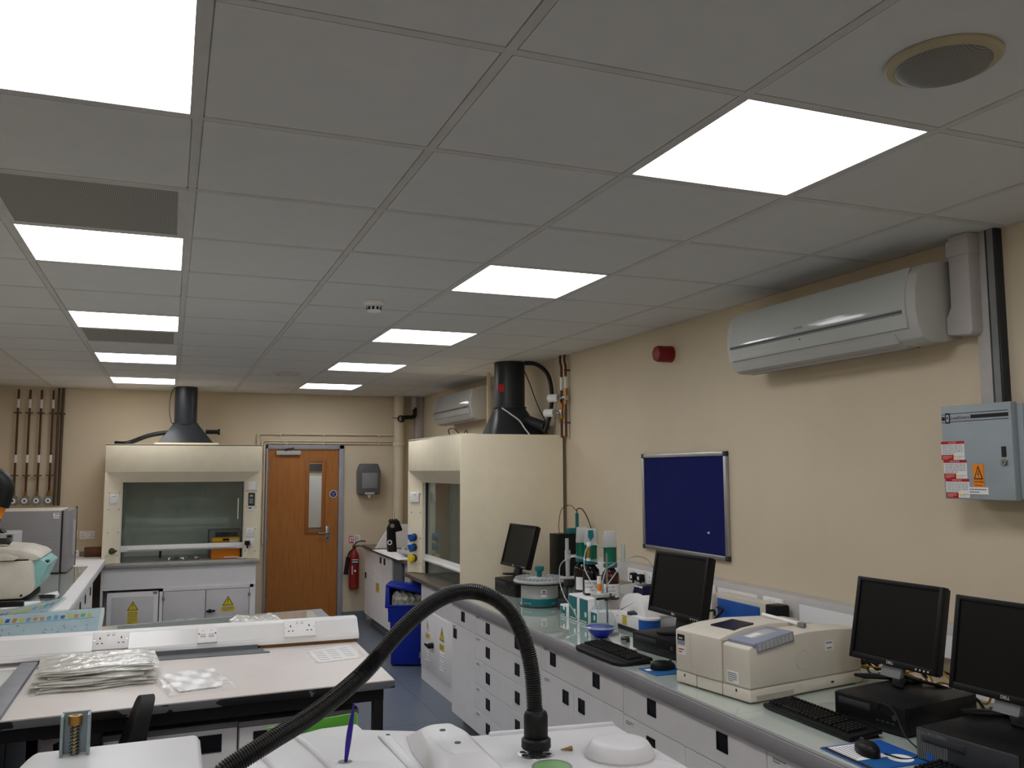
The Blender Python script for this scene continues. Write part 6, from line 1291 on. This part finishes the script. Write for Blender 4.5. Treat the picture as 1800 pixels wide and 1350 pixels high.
# ================================================================== foreground instruments (standing on the floor in front of the camera)
t = T('analyser_cabinet', 'white instrument cabinet with a brass knob in a grey bracket, bottom left of the picture', 'instrument', (-0.115, -0.65, 0))
top = [(-0.262, -0.395), (-0.255, -0.380), (0.025, -0.376), (0.034, -0.384), (0.034, -0.95), (-0.285, -0.95), (-0.278, -0.5)]
B(t).m('case_white').prism(top, 'z', 0.02, 1.185, 0.006).done('body')
B(t).m('case_white').hull([(x, y, 1.185) for x, y in top]+[(-0.245, -0.40, 1.199), (0.026, -0.396, 1.199), (0.026, -0.94, 1.2), (-0.27, -0.94, 1.2)], 0.004).done('top_cover')
b = B(t).m('bracket_grey').box(-0.203, -0.157, -0.428, -0.424, 1.199, 1.272, 0.001, 1).box(-0.204, -0.199, -0.452, -0.424, 1.199, 1.270, 0.001, 1).box(-0.161, -0.156, -0.452, -0.424, 1.199, 1.270, 0.001, 1); b.done('bracket', label='grey channel bracket')
b = B(t).m('spring').cyl((-0.181, -0.44, 1.2), (-0.181, -0.44, 1.253), 0.0045, seg=12).tube([(-0.181+0.007*math.cos(PI*k/4), -0.44+0.007*math.sin(PI*k/4), 1.2+0.00075*k) for k in range(70)], 0.0013, seg=6, n=1); b.done('spring_bolt', label='steel bolt with a coil spring')
b = B(t).m('bronze').cyl((-0.181, -0.44, 1.252), (-0.181, -0.44, 1.268), 0.0115, seg=20).m('brown_pipe').cyl((-0.181, -0.44, 1.268), (-0.181, -0.44, 1.2684), 0.005, seg=6); b.done('brass_knob', label='brass knob')
# main instrument
t = T('plasma_instrument', 'big white instrument with a round lid and black hose port at the picture bottom', 'instrument', (0.45, -0.75, 0))
outl = [(0.085, -0.645), (0.16, -0.495), (0.255, -0.447), (0.327, -0.443), (0.330, -0.486), (0.43, -0.537), (0.52, -0.606), (0.60, -0.616), (0.795, -0.637), (0.802, -0.645), (0.80, -1.05), (0.085, -1.05)]
B(t).m('case_white').prism(outl, 'z', 0.02, 1.192, 0.0).done('body')
b = B(t).m('case_white').prism([(x+(0.44-x)*0.004, y+(-0.75-y)*0.004) for x, y in outl], 'z', 1.185, 1.2, 0.003)
b.m('case_white').hull([(0.545, -0.612, 1.199), (0.80, -0.637, 1.199), (0.545, -0.625, 1.199), (0.80, -0.650, 1.199), (0.547, -0.614, 1.206), (0.798, -0.639, 1.206), (0.547, -0.622, 1.206), (0.798, -0.647, 1.206)], 0.002)
b.done('top_cover')
# lump with two screws
lump = B(t).m('case_white').hull([(0.395, -0.565, 1.2), (0.43, -0.54, 1.2), (0.49, -0.565, 1.2), (0.51, -0.64, 1.2), (0.505, -0.86, 1.2), (0.375, -0.86, 1.2), (0.38, -0.66, 1.2), (0.408, -0.635, 1.233), (0.43, -0.625, 1.235), (0.465, -0.628, 1.235), (0.475, -0.68, 1.235), (0.47, -0.80, 1.235), (0.412, -0.805, 1.235), (0.402, -0.68, 1.234)], 0.005, seg=3)
lump = lump.done('raised_cover', sharp=50)
for x, y in ((0.438, -0.668), (0.441, -0.748)): B(lump).m('dark_grey').cyl((x, y, 1.2345), (x, y, 1.2362), 0.0055, seg=16).done('screw', label='grey screw')
b = B(t).m('case_white').hull([(0.345, -0.53, 1.2), (0.375, -0.55, 1.2), (0.375, -0.9, 1.2), (0.362, -0.9, 1.2), (0.35, -0.56, 1.206), (0.369, -0.566, 1.206), (0.369, -0.88, 1.206)], 0.003); b.done('edge_ridge')
b = B(t).m('ink').hull([(0.3675, -0.55, 1.1995), (0.3695, -0.55, 1.1995), (0.374, -0.78, 1.1995), (0.376, -0.78, 1.1995), (0.3685, -0.55, 1.2008), (0.375, -0.78, 1.2008)]).cyl((0.366, -0.548, 1.2), (0.366, -0.548, 1.203), 0.004, seg=10).box(0.351, 0.358, -0.549, -0.546, 1.1995, 1.2008); b.done('panel_gap', label='thin dark panel gap')
b = B(t).m('case_white').tube([(0.20, -0.47, 1.2), (0.21, -0.53, 1.202), (0.225, -0.62, 1.202), (0.25, -0.80, 1.2)], 0.006, n=5).tube([(0.12, -0.56, 1.2), (0.135, -0.6, 1.202), (0.15, -0.7, 1.2), (0.16, -0.8, 1.2)], 0.006, n=5); b.done('moulded_ribs')
B(t).m('case_white').lathe([(0, 1.194), (0.009, 1.195), (0.0125, 1.2012), (0.0155, 1.2012), (0.017, 1.2)], (0.262, -0.667, 0), 28).m('mid_grey').lathe([(0, 1.2008), (0.0118, 1.2013)], (0.262, -0.667, 0), 28).done('tool_hole', label='round tool hole')
cx, cy = 0.586, -0.75
b = B(t).m('aluminium').lathe([(0.0, 1.2015), (0.029, 1.2015), (0.0325, 1.201), (0.033, 1.2)], (cx, cy, 0), 36).m('ink')
for k in range(8): a = 2*PI*k/8+0.2; b.cyl((cx+0.0235*math.cos(a), cy+0.0235*math.sin(a), 1.2), (cx+0.0235*math.cos(a), cy+0.0235*math.sin(a), 1.2022), 0.0055, seg=12)
b.m('dark_grey').cyl((cx, cy, 1.2), (cx, cy, 1.215), 0.013, 0.011)
b.done('exhaust_port', label='silver perforated port')
b = B(t).m('mid_grey').lathe([(0.03, 1.2012), (0.034, 1.2012), (0.035, 1.2)], (0.586, -0.822, 0), 36).m('green_dull').lathe([(0, 1.2006), (0.03, 1.2006), (0.0305, 1.2012)], (0.586, -0.822, 0), 36).m('ink_soft').text('CE', 0.008, (0.586, -0.828, 1.2007), X_, Y_); b.done('green_window', label='round green label')
B(t).m('case_white').lathe([(0, 1.225), (0.03, 1.2255), (0.047, 1.225), (0.0515, 1.2225), (0.061, 1.208), (0.062, 1.2035), (0.0605, 1.2018), (0.0605, 1.2)], (0.722, -0.812, 0), 56).done('round_lid', label='white round lid')
B(t).m('case_white').lathe([(0.075, 1.2), (0.077, 1.2012), (0.079, 1.2)], (0.715, -0.91, 0), 48).done('faint_ring')
B(t).m('green').hull([(0.155, -0.435, 1.05), (0.335, -0.408, 1.05), (0.155, -0.430, 1.05), (0.335, -0.403, 1.05), (0.155, -0.435, 1.207), (0.335, -0.408, 1.211), (0.155, -0.430, 1.207), (0.335, -0.403, 1.211)]).done('green_panel', label='bright green rear panel')
# pipette tip, stylus, hose
t = T('gold_tip', 'small gold coloured cone lying on the white instrument beside the black hose', 'tip', (0.645, -0.754, 1.2)); B(t).m('bronze').cyl((0.634, -0.752, 1.2022), (0.655, -0.757, 1.2042), 0.0008, 0.0042, seg=14).done('cone')
t = T('spatula', 'thin purple plastic tool standing upright in a hole of the white instrument', 'tool', (0.263, -0.667, 1.19)); B(t).m('purple').tube([(0.263, -0.667, 1.196), (0.2655, -0.668, 1.22), (0.269, -0.669, 1.25), (0.2735, -0.670, 1.28), (0.2755, -0.671, 1.299)], lambda u: 0.0027+0.0030*math.sin(PI*min(1, u*1.05))**1.5-0.0014*u, seg=10, n=6).done('shaft')
t = T('exhaust_hose', 'thick black corrugated hose arching up from the port of the white instrument', 'hose', (0.588, -0.748, 1.2))
hp = [(-0.10, -0.90, 1.20), (0.024, -0.859, 1.251), (0.055, -0.851, 1.271), (0.122, -0.826, 1.298), (0.198, -0.772, 1.319), (0.282, -0.723, 1.362), (0.346, -0.701, 1.419), (0.403, -0.684, 1.458), (0.459, -0.676, 1.479), (0.514, -0.675, 1.475), (0.560, -0.690, 1.443), (0.584, -0.705, 1.390), (0.591, -0.723, 1.337), (0.590, -0.738, 1.274), (0.589, -0.745, 1.245)]
def even(P, n):
    # smooth path through P, resampled to n evenly spaced points
    P = [Vector(p) for p in P]; Q = []
    for i in range(len(P)-1):
        a, b_, c, d = P[max(i-1, 0)], P[i], P[i+1], P[min(i+2, len(P)-1)]
        Q += [0.5*((2*b_)+(c-a)*s+(2*a-5*b_+4*c-d)*s*s+(3*b_-a-3*c+d)*s**3) for s in [k/60 for k in range(60)]]
    Q.append(P[-1]); L = [0.0]
    for u, v in zip(Q, Q[1:]): L.append(L[-1]+(v-u).length)
    out = []; j = 0
    for k in range(n):
        s = L[-1]*k/(n-1)
        while j < len(L)-2 and L[j+1] < s: j += 1
        f = (s-L[j])/max(1e-9, L[j+1]-L[j]); out.append(Q[j].lerp(Q[j+1], min(1, f)))
    return out
hp = even(hp, 1500)
B(t).m('hose_black').tube(hp, lambda u: 0.0140+0.0011*math.sin(2*PI*u*250), seg=18, n=1).done('corrugated_hose', sharp=80)
B(t).m('black_rubber').lathe([(0, 1.274), (0.016, 1.274), (0.0195, 1.271), (0.0215, 1.265), (0.0215, 1.228), (0.019, 1.224), (0.0, 1.224)], (0.589, -0.745, 0), 32).done('cuff', label='black rubber cuff')
B(t).m('black_rubber').lathe([(0, 1.228), (0.0225, 1.228), (0.0262, 1.225), (0.0265, 1.212), (0.024, 1.209), (0, 1.209)], (0.588, -0.748, 0), 32).done('collar', label='black flanged collar')
